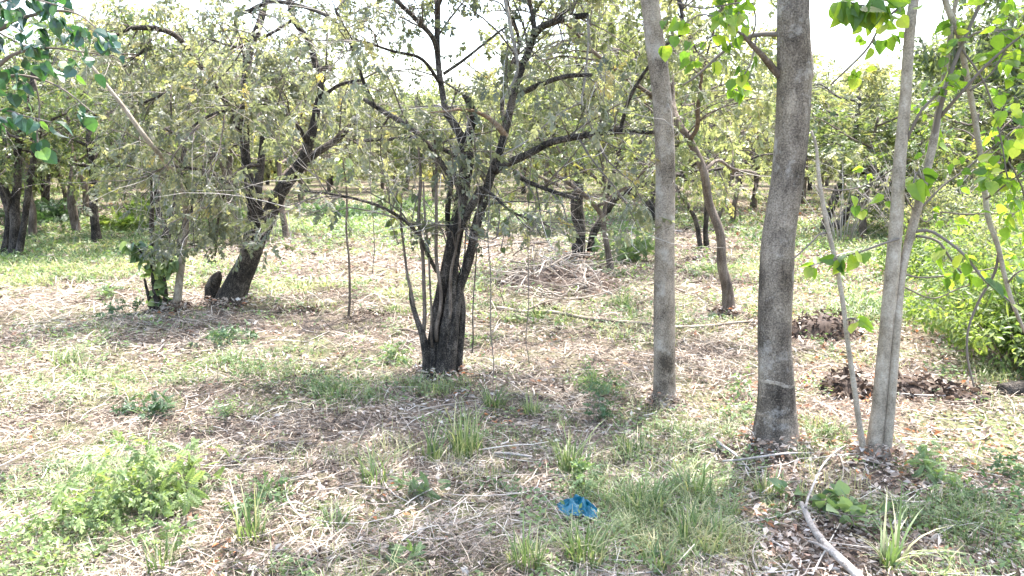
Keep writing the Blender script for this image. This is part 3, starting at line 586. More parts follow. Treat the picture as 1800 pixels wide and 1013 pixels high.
lim = [
    [(533, 286, 15), (555, 268, 13, .1), (575, 255, 12, .2), (600, 238, 11, .3), (622, 215, 9, .4), (635, 195, 7, .5)],
    [(432, 250, 9, .3), (409, 201, 9, .2), (379, 154, 9, .1), (349, 111, 9, 0), (312, 67, 9, -.1), (278, 50, 9, -.3), (231, 50, 8, -.5), (205, 62, 5, -.6)],
    [(435, 110, 8, .5), (413, 37, 7, .3), (440, 18, 7, .1), (476, 4, 7, 0), (523, 10, 7, -.1), (570, 27, 6, -.2), (605, 52, 5, -.3)],
    [(541, 255, 8), (520, 215, 7, -.3), (480, 185, 7, -.6), (430, 190, 6, -.9), (380, 200, 5, -1.1), (330, 230, 4, -1.2)],
    [(560, 180, 7, .1), (590, 150, 6, -.1), (640, 140, 5, -.3)], [(564, 150, 7, .1), (580, 120, 6, .3), (540, 128, 6, .4), (505, 125, 5, .6), (470, 130, 4, .7)],
    [(441, 340, 7, .2), (400, 320, 6, -.2), (350, 300, 5, -.6), (300, 290, 4, -.9), (260, 310, 3, -1.1)],
    [(431, 200, 7, .4), (470, 170, 6, .8), (500, 130, 5, 1.1), (530, 90, 4, 1.4)],
    [(436, 250, 7, .3), (400, 260, 6, -.2), (360, 290, 5, -.5), (340, 340, 4, -.7), (335, 380, 3, -.8)],
    [(349, 111, 6, 0), (320, 140, 5, -.3), (280, 170, 4, -.6), (230, 190, 3, -.8)],
    [(458, 290, 6, 0), (420, 300, 5, -.4), (395, 340, 4, -.6), (385, 390, 4, -.7), (378, 450, 3, -.6)],
    [(278, 50, 5, -.3), (250, 90, 4, -.5), (215, 120, 3, -.6)], [(517, 34, 6, .2), (480, 60, 5, 0), (420, 80, 4, -.3), (370, 70, 3, -.5)],
]
for i_, s in enumerate(lim): limbs.append(solid(*px_path(s, Y0), 10, .05, M['dark_bark'], 'limb', t, b0, .10, .10, 2.5, 1, i_*1.3+5, wob=.025))
crown(t, b0, limbs[3:], rng, 150, (.6, 1.3), 700, (.3, .65), 2450, PINJ, (.13, .21), M['olive'], 'pinE', 300, up=.05, droop=.25, tdroop=.2, leaf_droop=.35, zmin=1.0, vbias=-.03, bare=420)

# --- pale bent sapling beside it
b0, _ = ground(311, 546); Y0 = b0[1]
t = thing('bent_sapling', 'pale thin bent sapling left of the dark leaning tree', 'tree', b0)
P, r = px_stem([(310, 548, 17), (314, 500, 13), (322, 430, 11.5), (328, 390, 11), (318, 330, 10, -.4), (292, 285, 9, -.8), (262, 248, 8.5, -1.1), (215, 185, 7, -1.2), (164, 121, 5, -1.2), (120, 60, 3, -1.2)], Y0, sink=.06)
Q = solid(P, r, 14, .05, M['pale_bark'], 'stem', t, b0, .01, .07, wob=.015)
# --- coppice sprouting heart-shaped leaves
b0, _ = ground(277, 547); Y0 = b0[1]
t = thing('coppiced_sapling', 'dark coppiced sapling sprouting fresh green leaves beside the pale bent sapling', 'sapling', b0)
st = []
for i_, s in enumerate([[(279, 550, 17), (274, 520, 11), (269, 480, 8), (268, 420, 8), (267, 360, 7), (266, 300, 5)], [(288, 550, 10, .05), (290, 520, 8, .05), (286, 480, 6, .05), (290, 450, 3, .05)], [(262, 535, 8, -.05), (270, 545, 9, -.02), (258, 515, 6, -.05), (254, 490, 3, -.08)], [(270, 480, 5), (255, 455, 4, -.1), (240, 435, 3, -.15), (228, 425, 2, -.2)], [(288, 490, 5, .05), (297, 470, 3, 0), (303, 455, 2, -.05)]]):
    P, r = px_stem(s, Y0, sink=.05 if i_ < 2 else None); st.append(solid(P, r, 10, .04, M['dark_bark'], 'stem', t, b0, .12, .1, wob=.012, seed=i_))
twig_leaves(t, b0, [st[1], st[4], (st[0][0][:len(st[0][0])//3+2], st[0][1][:len(st[0][0])//3+2])], 95, (.09, .15), 'heartG', HEART, M['light_herb'], rng, t0=.25, vbias=-.1)
twig_leaves(t, b0, [st[3]], 45, (.10, .17), 'heartG2', HEART, M['herb'], rng, t0=.3)

# --- tree outside the left edge reaching in with blue-green leaves
b0 = np.array([-5.6, 5.9, 0.]); b0[2] = gz(*b0[:2])
t = thing('overhanging_tree', 'branches of dark blue green heart-shaped leaves hanging in at the top left corner', 'tree', b0)
S = solid(np.array([b0-[0, 0, .1], b0+[.05, 0, 1.2], b0+[-.05, .05, 2.4], b0+[.1, 0, 3.6], b0+[.1, 0, 4.8], b0+[.2, 0, 5.8]]), np.array([.13, .105, .095, .08, .06, .03]), 18, .06, M['brown_bark'], 'trunk', t, b0, .05, .06)
tw = []
for s in [[(-40, 60, 10), (30, 30, 7, -.1), (90, 20, 5, -.2), (135, 25, 3, -.25), (170, 50, 2, -.3)], [(-60, 140, 10), (20, 95, 6, -.1), (80, 85, 4, -.1), (130, 90, 3, -.2), (175, 95, 2, -.2)], [(-60, 180, 9), (10, 140, 6, .1), (60, 140, 4, .1), (115, 160, 3, 0), (165, 200, 2, -.1)], [(-60, 230, 7), (0, 195, 5, -.1), (40, 205, 3, -.1), (90, 215, 2, -.2)], [(-30, 20, 5), (20, -10, 4, -.2), (80, 5, 3, -.3), (130, 20, 2, -.3)],
          [(60, 140, 3, .1), (70, 200, 3, .1), (68, 250, 2.5, .1), (75, 270, 2, .1)]]:
    p = px_path(s, 5.6)
    if s[0][0] < 0: p0 = S[0][np.argmin(np.abs(S[0][:, 2]-p[0][0][2]+.25))]; p = (np.vstack([p0, p[0]]), np.append(p[1][0]*1.5, p[1]))
    tw.append(solid(*p, 7, .05, M['twig'], 'limb', t, b0, 0, 0, wob=.02, seed=s[0][1]))
twig_leaves(t, b0, side_twigs(t, b0, tw[:3]+tw[4:5], 75, (.12, .34), rng, .42), 262, (.07, .11), 'heartT', HEART, M['blue_green'], rng, t0=.1, droop=.8)
twig_leaves(t, b0, tw[3:4]+tw[5:6], 36, (.08, .12), 'heartT', HEART, M['blue_green'], rng, t0=.5, droop=.8)
tops = []
for k_ in range(9):
    p0 = S[0][-1-rng.randint(0, 30)]; a = rng.uniform(0, 6.28); ln = rng.uniform(.9, 2.2); d = np.array([math.cos(a), math.sin(a), rng.uniform(.1, .6)])
    tops.append((np.array([p0, p0+d*ln*.5, p0+d*ln]), np.array([.03, .02, .008])))
crown(t, b0, tops, rng, 50, (.5, 1.), 200, (.3, .5), 1100, HEART, (.09, .13), M['blue_green'])

# --- thin straight sapling with leaves at its tip
b0, _ = ground(614, 562); Y0 = b0[1]
t = thing('thin_sapling', 'pole-thin sapling with a tuft of green leaves at its tip, centre left', 'sapling', b0)
P, r = px_stem([(614, 565, 5), (613, 500, 4.2), (611, 430, 4), (609, 360, 3.6), (607, 310, 3.2), (603, 280, 2.5)], Y0, sink=.04)
Q = solid(P, r, 8, .06, M['brown_bark'], 'stem', t, b0, 0, .06, wob=.02)
twig_leaves(t, b0, [(Q[0][-7:], Q[1][-7:])], 16, (.11, .17), 'heartG', HEART, M['light_herb'], rng, droop=.6)

# --- middle-distance trees drawn one by one
def mid_tree(name, label, bpx, stems, seed, nb, nl, mat='green_olive', bark='dark_bark', tops=6, reach=(1.2, 2.4), size=(.15, .26), tmpl=PINJ, parts=0, zmin=1.4, lims=(), zrise=(.0, .7), group=None):
    rg = np.random.RandomState(seed); b, _ = ground(*bpx); Yb = b[1]
    t = thing(name, label, 'tree', b, group); L = []
    for i_, s in enumerate(stems):
        P, r = px_stem(s, Yb, sink=.12 if abs(s[0][1]-bpx[1]) < 14 else None)
        L.append(solid(P, r, 14, .07, M[bark], 'stem', t, b, .10, .09, 2.8, 1, seed+i_*2.1, wob=.03))
    L2 = [(q[len(q)//2:], r_[len(q)//2:]) for q, r_ in L]
    for s in lims: L2.append(solid(*px_path(s, Yb), 8, .09, M[bark], 'limb', t, b, .05, .1, wob=.03, seed=seed))
    for k_ in range(tops):
        q, r_ = L[k_ % len(L)]; j = len(q)-1-int(rg.uniform(0, .45)*len(q)); p0 = q[j]; a = rg.uniform(0, 6.28); ln = rg.uniform(*reach)
        d = np.array([math.cos(a), math.sin(a), rg.uniform(*zrise)]); P = np.array([p0, p0+d*ln*.35, p0+d*ln*.7+[0, 0, .12], p0+d*ln+[0, 0, .05]])
        L2.append(solid(P, np.array([min(r_[j]*.7, .05), .03, .02, .008]), 7, .12, M[bark], 'limb', t, b, 0, .1, wob=.08, seed=seed+k_))
    crown(t, b, L2, rg, nb, (.6, 1.5), nb*5, (.35, .7), int(nl*.62), tmpl, size, M[mat], 'pinM', parts, up=.12, droop=.15, tdroop=.15, leaf_droop=.3, zmin=zmin, t0=.25, clump=.5, bare=nb)
    return t
mid_tree('many_stemmed_tree', 'dark clump of stems under the blue green leaves at the left edge', (18, 450), [[(22, 452, 22), (26, 400, 17), (28, 340, 14), (30, 290, 12), (38, 240, 13), (50, 200, 11), (60, 120, 9)], [(8, 450, 13, .1), (14, 400, 10, .1), (8, 340, 10, .2), (-10, 290, 8, .3), (-30, 240, 7, .3)], [(35, 448, 12, -.1), (42, 390, 10, -.1), (52, 320, 10, -.2), (62, 270, 9, -.3), (75, 220, 8, -.3)], [(18, 370, 9), (10, 330, 8, -.2), (-15, 300, 7, -.4)]], 21, 60, 1300, 'green_olive', reach=(1, 2.2))
mid_tree('slender_tree', 'brown trunk leaning left behind the clump of dark stems, left', (62, 418), [[(62, 420, 16), (58, 385, 12), (50, 340, 11), (46, 290, 10), (52, 230, 9), (48, 150, 7)]], 22, 40, 800, 'green_olive', 'brown_bark', 5)
mid_tree('slender_tree', 'tan slightly bent trunk beyond the straight dark trunk, far left', (153, 388), [[(154, 390, 11), (152, 360, 9.5), (145, 320, 9.5), (132, 285, 9), (124, 250, 9), (120, 200, 8), (118, 140, 6)]], 23, 45, 900, 'yellow_green', 'brown_bark', 6)
mid_tree('slender_tree', 'short straight dark trunk with pale ground at its foot, far left', (169, 432), [[(170, 434, 20), (168, 405, 14), (165, 370, 13), (163, 330, 13), (162, 290, 12), (158, 240, 10), (150, 180, 7)]], 24, 50, 1100, 'green_olive', 'dark_bark', 6)
mid_tree('forked_tree', 'dark forked trunk half hidden behind the coppiced sapling', (292, 444), [[(292, 446, 18), (295, 415, 15), (303, 385, 12), (308, 350, 10), (318, 300, 9), (330, 220, 8)], [(288, 400, 10, .1), (281, 380, 12, .1), (275, 340, 10, .1), (270, 280, 9, .1), (262, 200, 8, .1)]], 25, 50, 1100, 'green_olive', 'dark_bark', 6)
mid_tree('slender_tree', 'short dark post-like trunk right of the leaning tree', (501, 420), [[(502, 422, 12), (500, 400, 10), (497, 370, 9.5), (494, 335, 9), (490, 290, 8), (488, 220, 6)]], 26, 45, 900, 'yellow_green', 'brown_bark', 6)
mid_tree('forked_tree', 'straight black trunk and leaning side stem behind the brush pile', (1020, 456), [[(1016, 458, 27), (1016, 420, 23), (1015, 370, 22), (1018, 310, 19), (1024, 250, 16), (1030, 190, 14), (1028, 120, 11)], [(1035, 455, 16, .1), (1040, 430, 13, .1), (1052, 395, 12, .1), (1075, 362, 11, 0), (1110, 335, 10, -.1), (1150, 318, 9, -.2), (1190, 308, 8, -.3), (1225, 303, 6, -.3)], [(1060, 385, 8, .1), (1068, 340, 8, .1), (1085, 290, 7, .2), (1105, 220, 6, .3)]], 27, 70, 1700, 'yellow_green', 'dark_bark', 8)
mid_tree('slender_tree', 'thin brown trunk bending left beside the black trunk', (1073, 476), [[(1074, 478, 14), (1068, 440, 10), (1062, 400, 9), (1055, 375, 9), (1035, 352, 8, -.1), (1000, 325, 7, -.2), (965, 300, 5, -.3)], [(1061, 395, 7), (1064, 350, 6, .1), (1060, 290, 5, .2)]], 28, 40, 800, 'green_olive', 'brown_bark', 4)
mid_tree('curved_tree', 'curved brown trunk wrapped in thin vines between the two smooth trunks', (1278, 556), [[(1279, 560, 26), (1278, 530, 20), (1275, 490, 17), (1268, 445, 15), (1256, 385, 14), (1245, 335, 14), (1232, 290, 13), (1215, 250, 12), (1195, 222, 11), (1180, 180, 9, .2), (1175, 90, 7, .4)]], 29, 55, 1300, 'yellow_green', 'brown_bark', 6, zmin=1.9, lims=[[(1236, 300, 7), (1260, 285, 6, .3), (1290, 300, 5, .5), (1330, 305, 4, .7)]])
b, _ = ground(1278, 556)
mid_tree('forked_tree', 'pair of thin dark stems just left of the curved brown trunk', (1234, 438), [[(1232, 440, 9), (1227, 405, 8), (1215, 368, 7.5), (1195, 338, 6), (1180, 310, 5)], [(1240, 440, 11, .1), (1241, 400, 9, .1), (1243, 350, 8, .1), (1246, 300, 7, .1), (1250, 220, 6, .1)]], 30, 45, 900, 'yellow_green', 'dark_bark', 5)
mid_tree('slender_tree', 'far thin brown trunk leaning right, beyond the curved trunk', (1287, 392), [[(1287, 393, 10), (1290, 365, 8.5), (1297, 330, 8), (1300, 290, 7), (1306, 230, 6)]], 31, 45, 900, 'yellow_green', 'brown_bark', 6)
mid_tree('slender_tree', 'far thin trunk leaning left, beyond the pair of dark stems', (1258, 395), [[(1258, 396, 8), (1268, 365, 7), (1278, 335, 7), (1292, 300, 6), (1300, 250, 5)]], 32, 40, 700, 'yellow_green', 'brown_bark', 5)
mid_tree('leaning_tree', 'black leaning tree with a low side stem, behind the thin pale stem on the right', (1452, 410), [[(1449, 412, 16), (1455, 385, 13), (1466, 355, 13), (1476, 330, 13), (1487, 290, 12), (1502, 240, 9), (1510, 170, 7)], [(1458, 410, 17, -.1), (1475, 392, 15, -.2), (1497, 360, 14, -.3), (1520, 332, 11, -.4), (1560, 312, 9, -.5), (1610, 288, 7, -.6), (1650, 275, 5, -.6)], [(1505, 355, 10, -.3), (1525, 310, 10, -.1), (1545, 265, 9, 0), (1560, 220, 7, 0)]], 33, 60, 900, 'yellow_green', 'dark_bark', 6, zrise=(-.1, .35), zmin=1.6)
mid_tree('slender_tree', 'dark trunk seen just left of the pale tan trunk, far', (1146, 392), [[(1146, 394, 9), (1147, 370, 8), (1145, 340, 7.5), (1144, 290, 7), (1140, 220, 6)]], 34, 45, 900, 'yellow_green', 'dark_bark', 6)
mid_tree('slender_tree', 'thin brown leaning sapling trunk in the green shrubs at right', (1690, 420), [[(1692, 421, 8), (1693, 390, 7.5), (1697, 340, 7), (1705, 280, 6), (1720, 200, 5)]], 36, 40, 700, 'shrub', 'brown_bark', 5)

# --- trees further back: five kinds, each copied
def back_tree(seed, height, mat, bark, nst, nleaf):
    rg = np.random.RandomState(seed); t = thing('background_tree', '', 'tree', (0, 0, 0)); z0 = np.zeros(3); L = []
    for k_ in range(nst):
        a = rg.uniform(0, 6.28); le = rg.uniform(.1, .5)*(1 if nst > 1 else .4); d = np.array([math.cos(a), math.sin(a), 0])
        P = [d*.06-[0, 0, .25]]
        for j in range(1, 6): P.append(d*le*(j/5)**1.4*height*.4+np.array([rg.normal(0, .06), rg.normal(0, .06), height*.8*j/5]))
        L.append(solid(np.array(P), np.linspace(.13 if nst == 1 else .1, .035, 6), 9, .2, M[bark], 'stem', t, z0, .08, .1, seed=seed+k_, wob=.05))
    L2 = [(q[int(len(q)*.45):], r_[int(len(q)*.45):]) for q, r_ in L]
    mbL = MB(); PP = []; RR = []
    for k_ in range(14):
        q, r_ = L[k_ % nst]; j = int(rg.uniform(.35, .98)*(len(q)-1)); p0 = q[j]; a = rg.uniform(0, 6.28); ln = rg.uniform(1.2, 2.9); d = np.array([math.cos(a), math.sin(a), rg.uniform(0, .6)])
        P, rr_ = resample(np.array([p0, p0+d*ln*.35, p0+d*ln*.7+[0, 0, .15], p0+d*ln+[0, 0, .05]]), np.array([.05, .035, .022, .01]), 8); PP.append(P); RR.append(rr_); L2.append((P, rr_))
    mbL.tubes(np.array(PP), np.array(RR), 6); mbL.build('limbs', M[bark], t, kind='stuff')
    crown(t, z0, L2, rg, 90, (.6, 1.5), 380, (.4, .8), nleaf, SPR[seed % 3], (.42, .7), M[mat], up=.15, droop=.12, tdroop=.3, leaf_droop=.4, zmin=1.2, t0=.15, clump=.6)
    return t
KINDS = [(101, 6.2, 'yellow_green', 'brown_bark', 2, 1120, 'small yellow green tree'), (102, 7.2, 'green_olive', 'dark_bark', 1, 1120, 'tall dull green tree'),
         (103, 5.4, 'yellow_green', 'dark_bark', 3, 1014, 'low many-stemmed tree'), (104, 6.6, 'green_olive', 'brown_bark', 1, 1050, 'fresh green tree'), (105, 5.8, 'olive', 'brown_bark', 2, 1120, 'grey olive tree')]
protos = [back_tree(*k_[:6]) for k_ in KINDS]
rg = np.random.RandomState(77); spots = []; tries = 0
while len(spots) < 96 and tries < 6000:
    tries += 1; y = rg.uniform(19, 54); x = rg.uniform(-.92, .92)*y
    px = 900+FPX*x/(y*CP)
    if y < 24 and 480 < px < 1300: continue
    if y < 34 and 500 < px < 1120: continue
    if y < 30 and 1180 < px < 1500: continue
    if all((x-a)**2+(y-b_)**2 > (3.0+y*.025)**2 for a, b_, _ in spots): spots.append((x, y, px))
used = [False]*5; MARK = [(-9e9, ''), (20, 'left edge stems'), (165, 'short straight trunk'), (400, 'leaning tree'), (612, 'thin sapling pole'), (780, 'many-stemmed tree'), (1018, 'black trunk'), (1168, 'pale tan trunk'), (1365, 'thickest trunk'), (1560, 'twin pale stems'), (1790, 'right edge'), (9e9, '')]
ORD = ['nearest', 'second nearest', 'third nearest', 'fourth nearest', 'fifth nearest', 'sixth nearest', 'seventh nearest', 'eighth nearest', 'ninth nearest', 'tenth nearest']; tally = {}
for x, y, px in sorted(spots, key=lambda q: q[1]):
    k_ = rg.choice(5, p=[.32, .16, .2, .14, .18]); o = protos[k_] if not used[k_] else copy_tree(protos[k_]); used[k_] = True
    o.location = (x, y, float(gz(x, y))); o.rotation_euler = (0, 0, rg.uniform(0, 6.28)); s = rg.uniform(.85, 1.2)
    hmax = (CAM_H+y*(.115 if 1400 < px < 1620 else .125 if 420 < px < 680 else .30))
    s = min(s, max(.5, hmax/(KINDS[k_][1]*1.13))); o.scale = (max(s, .8), max(s, .8), s)
    g_ = max(i for i in range(len(MARK)-1) if px >= MARK[i][0]); c_ = tally[(k_, g_)] = tally.get((k_, g_), -1)+1
    where = 'beyond the left edge' if g_ == 0 else 'beyond the right edge' if g_ == 10 else 'between %s and %s' % (MARK[g_][1], MARK[g_+1][1])
    o['label'] = '%s far %s %s' % (ORD[min(c_, 9)], KINDS[k_][6], where); o['group'] = 'trees at the back of the grove'

# --- far wood closing the view
rg = np.random.RandomState(5); n = 26000
x = rg.uniform(-75, 75, n); y = rg.uniform(57, 74, n); hmax = 4.6+3.2*noise2(x/7, y/7, 1.5); z = rg.uniform(0, 1, n)**1.15*hmax
mb = MB(); d = rg.normal(size=(n, 3)); nr = norm(np.array([0, -.4, 1])+rg.normal(size=(n, 3))*.5)
mb.place(SPR[1], frames(d, nr), np.stack([x, y, z+.1], -1), rg.uniform(.8, 1.5, n), np.clip(noise3(x/3, y/3, z/3)*.9+rg.uniform(-.2, .3, n), 0, 1))
o = mb.build('far_wood', M['yellow_green'], smooth=False, kind='stuff', label='far band of pale foliage closing off the grove')

# ================================================================ SHRUBS AND PLANTS
def shrub(name, label, cat, bpx, h, rad, nst, nl, size, mat, seed, tmpl=PIN, stem_mat='twig', group=None, lean=.5, Yoff=0, droop=.3, flat=.8, tw=None):
    rg = np.random.RandomState(seed); b, _ = ground(*bpx); b = b.copy(); b[1] += Yoff
    t = thing(name, label, cat, b, group)
    a = rg.uniform(0, 6.28, nst); q = rg.uniform(.15, 1, nst)*rad; hh = h*rg.uniform(.55, 1, nst)*(1-.35*(q/rad)**2)
    k = 6; s = np.linspace(0, 1, k); base = np.stack([np.cos(a)*q*.25, np.sin(a)*q*.25, np.zeros(nst)], -1)+b
    base[:, 2] = gz(base[:, 0], base[:, 1])-.02
    tip = np.stack([np.cos(a)*q, np.sin(a)*q, hh], -1)
    P = base[:, None]+tip[:, None]*np.stack([s**1.3, s**1.3, s**.85], -1)[None]+rg.normal(size=(nst, k, 3))*h*.02*s[None, :, None]
    rr_ = np.clip(hh*.008, .0015, .012)[:, None]*np.linspace(1, .35, k)
    n2 = nst*4 if tw is None else tw
    T = spawn(P, rr_, n2, (h*.15, h*.4), (25, 70), rg, t0=.15, up=.2, droop=.1, k=5, rk=.006, zmin=.02)
    mb = MB(); mb.tubes(P, rr_, 4, rg.uniform(.1, .7, nst)); mb.tubes(*T, 3, rg.uniform(.1, .7, n2)); mb.build('stems', M[stem_mat], t, b, kind='stuff')
    A = stack((P, rr_), T); pos, Mx = leaf_frames(*A, nl, rg, t0=.15, droop=droop, flat=flat)
    pos[:, 2] = np.maximum(pos[:, 2], gz(pos[:, 0], pos[:, 1])+.01)
    var = np.clip(noise3(pos[:, 0]*2, pos[:, 1]*2, pos[:, 2]*2)*.6+rg.uniform(-.15, .5, nl), 0, 1)
    mb = MB(); mb.place(tmpl, Mx, pos, rg.uniform(*size, nl), var); mb.build('foliage', M[mat], t, b, smooth=False, kind='stuff')
    return t
shrub('shrub', 'tall yellow green shrub nearest the right edge', 'shrub', (1800, 660), 1.15, .85, 30, 1000, (.11, .19), 'shrub', 1, ROUND)
shrub('shrub', 'sunlit yellow green shrub at right, behind the drooping stem', 'shrub', (1745, 600), 1.0, .9, 30, 900, (.11, .19), 'shrub', 2, ROUND)
shrub('shrub', 'loose yellow green shrub further back along the right edge', 'shrub', (1790, 540), 1.7, 1.3, 30, 900, (.13, .22), 'yellow_green', 3, ROUND)
shrub('shrub', 'dark green low shrub right of the twin pale stems', 'shrub', (1650, 490), .9, 1.0, 30, 1100, (.14, .24), 'shrub', 4, ROUND)
shrub('shrub', 'pale green shrub behind the dark green low shrub', 'shrub', (1720, 450), 1.6, 1.3, 32, 900, (.16, .26), 'green_olive', 6, ROUND)
shrub('shrub', 'bushy green shrub far back at the right edge', 'shrub', (1790, 430), 2.2, 1.6, 28, 900, (.18, .3), 'shrub', 7, ROUND)
shrub('shrub', 'dim green shrub under the far trees, right', 'shrub', (1610, 412), 1.6, 1.4, 22, 600, (.2, .3), 'shrub', 8, ROUND)
for i_, (px, py, h, rd, mt, lb) in enumerate([(1690, 540, .9, .8, 'shrub', 'low sunlit shrub just right of the twin pale stems'), (1780, 590, 1.2, .9, 'shrub', 'dense green shrub at the right edge under the drooping stem'), (1650, 450, 1.2, 1.1, 'yellow_green', 'pale shrub in the bank behind the low sunlit shrub'), (1760, 480, 1.5, 1.2, 'shrub', 'middle shrub of the green bank at right'), (1700, 415, 1.6, 1.4, 'yellow_green', 'far shrub where the green bank meets the trees'), (1800, 640, 1.0, .8, 'shrub', 'shrub cut by the right edge above the rotting log')]):
    shrub('shrub', lb, 'shrub', (px, py), h*1.25, rd, 26, 620, (.11, .19), mt, 90+i_, ROUND)
shrub('bare_shrub', 'tangle of pale bare twigs behind the twin pale stems', 'shrub', (1600, 440), 2.5, 1.8, 34, 60, (.14, .22), 'yellow_green', 61, PINJ, 'pale_twig', tw=260)
shrub('bare_shrub', 'thinner tangle of pale bare twigs behind the thickest trunk', 'shrub', (1480, 430), 2.2, 1.5, 22, 60, (.14, .22), 'yellow_green', 62, PINJ, 'pale_twig', tw=140)
shrub('shrub', 'feathery bright green bush beside the thin bending trunk', 'shrub', (1108, 462), .75, .6, 30, 420, (.12, .2), 'herb', 9, PIN7)
for i_, (px, py, h, rd, lb) in enumerate([(270, 388, .7, .9, 'bright green bush between the slender trunks, far left'), (415, 398, .6, .9, 'dark green bush behind the short straight trunk'), (80, 392, .7, 1.0, 'green bush behind the dark clump of stems'), (225, 405, .55, .9, 'low green bush right of the short straight trunk'), (700, 372, .5, 1.4, 'wide bright green bush patch far back in the middle'), (600, 385, .5, 1.3, 'green bush patch behind the thin sapling pole'), (30, 345, 1.2, 1.6, 'shady bush far back at the left edge'), (340, 350, 1.2, 1.6, 'dim bush far behind the coppiced sapling')]):
    shrub('bush', lb, 'bush', (px, py), h, rd, 22, 380, (.2, .34), ['shrub', 'herb', 'dark_herb'][i_ % 3], 40+i_)
# foreground plants
PL = [((235, 890), .42, .30, 26, 300, (.10, .16), 'light_herb', 'feathery light green plant, tallest in the bottom left clump'), ((320, 880), .34, .30, 24, 260, (.09, .15), 'light_herb', 'feathery green plant on the right of the bottom left clump'), ((150, 930), .30, .34, 22, 230, (.09, .15), 'light_herb', 'feathery green plant on the left of the bottom left clump'), ((70, 975), .26, .34, 18, 170, (.09, .14), 'light_herb', 'low feathery plant at the bottom left corner'), ((265, 950), .22, .28, 16, 130, (.08, .13), 'light_herb', 'low feathery plant in front of the bottom left clump'),
      ((285, 735), .24, .17, 16, 120, (.07, .11), 'dark_herb', 'small dark herb above the bottom left clump'), ((232, 733), .16, .13, 12, 80, (.06, .1), 'dark_herb', 'smaller dark herb left of its twin above the clump'), ((415, 735), .18, .18, 14, 90, (.06, .1), 'herb', 'small brownish green herb in the dry thatch, left'),
      ((395, 605), .22, .30, 18, 130, (.09, .14), 'dark_herb', 'spreading grey green herb below the leaning tree'), ((190, 525), .26, .20, 14, 90, (.1, .15), 'herb', 'small bushy plant left of the coppiced sapling'), ((205, 560), .28, .24, 14, 90, (.1, .15), 'dark_herb', 'leafy plant in shade left of the coppiced sapling'),
      ((1045, 690), .30, .30, 30, 260, (.07, .11), 'herb', 'bushy green weed left of the pale tan trunk'), ((1045, 745), .36, .10, 8, 60, (.07, .11), 'dark_herb', 'upright dark weed in front of the bushy weed'), ((570, 690), .16, .2, 12, 70, (.06, .1), 'herb', 'low herb left of the many-stemmed tree'), ((690, 640), .3, .18, 14, 90, (.08, .12), 'herb', 'green weed at the left foot of the many-stemmed tree'),
      ((1300, 710), .30, .14, 8, 40, (.09, .13), 'herb', 'leafy seedling between the two smooth trunks'), ((1285, 735), .2, .12, 7, 30, (.08, .12), 'herb', 'shorter seedling left of the thickest trunk'), ((1640, 835), .22, .20, 18, 130, (.08, .12), 'herb', 'bright feathery fern-like plant on the dead leaves, right'), ((1785, 850), .26, .16, 8, 40, (.1, .14), 'herb', 'leafy seedling at the right edge'), ((1770, 905), .26, .2, 10, 60, (.09, .14), 'dark_herb', 'dark leafy seedling in the bottom right'), ((1700, 880), .16, .16, 9, 45, (.07, .11), 'herb', 'low seedling on bare soil, bottom right'),
      ((735, 880), .22, .12, 10, 55, (.07, .11), 'herb', 'bushy little herb in the pale thatch, bottom centre'), ((450, 900), .22, .2, 10, 50, (.1, .15), 'herb', 'broad-leaved weed right of the bottom left clump'), ((1790, 960), .24, .2, 10, 55, (.08, .13), 'herb', 'leafy weed at the bottom right corner'), ((1030, 850), .18, .14, 10, 50, (.08, .12), 'herb', 'small green weed above the blue plastic'), ((720, 1000), .18, .14, 10, 50, (.07, .1), 'herb', 'pale feathery seedling at the bottom centre left'),
      ((270, 460), .5, .5, 16, 130, (.14, .2), 'dark_herb', 'dark leafy weed behind the coppiced sapling'), ((1610, 530), .35, .5, 16, 120, (.1, .16), 'shrub', 'low green weed patch right of the twin pale stems'), ((1550, 545), .3, .5, 16, 120, (.1, .16), 'herb', 'grassy green weed behind the twin pale stems')]
for i_, (bp, h, rd, ns, nl, sz, mt, lb) in enumerate(PL): shrub('weed', lb, 'plant', bp, h, rd, int(ns*.8), int(nl*(.5 if mt == 'light_herb' else .75)), (sz[0]*.8, sz[1]*.85), mt, 200+i_, (PINJ, PIN7, PINJ, ROUND)[i_ % 4], droop=.1)
# broad heart-leaved runner in the bottom right: each leaf a part
b0, _ = ground(1500, 915)
t = thing('creeper', 'creeper with round bright green leaves beside the fallen branch, bottom right', 'plant', b0)
tw = []
for s in [[(1440, 880, 3), (1455, 905, 3), (1480, 925, 3), (1520, 935, 2), (1565, 930, 2)], [(1500, 935, 3), (1495, 905, 2.5), (1470, 885, 2)], [(1405, 870, 3), (1385, 875, 2), (1375, 880, 2)]]:
    P = np.array([ground(a, b_+8)[0]+[0, 0, .06+.02*k_] for k_, (a, b_, _) in enumerate(s)]); tw.append(solid(P, np.full(len(P), .003), 5, .03, M['twig'], 'runner', t, b0, 0, 0, wob=.01))
twig_leaves(t, b0, tw, 42, (.06, .095), 'heartH', HEART, M['herb'], rng, t0=0, droop=-.2)

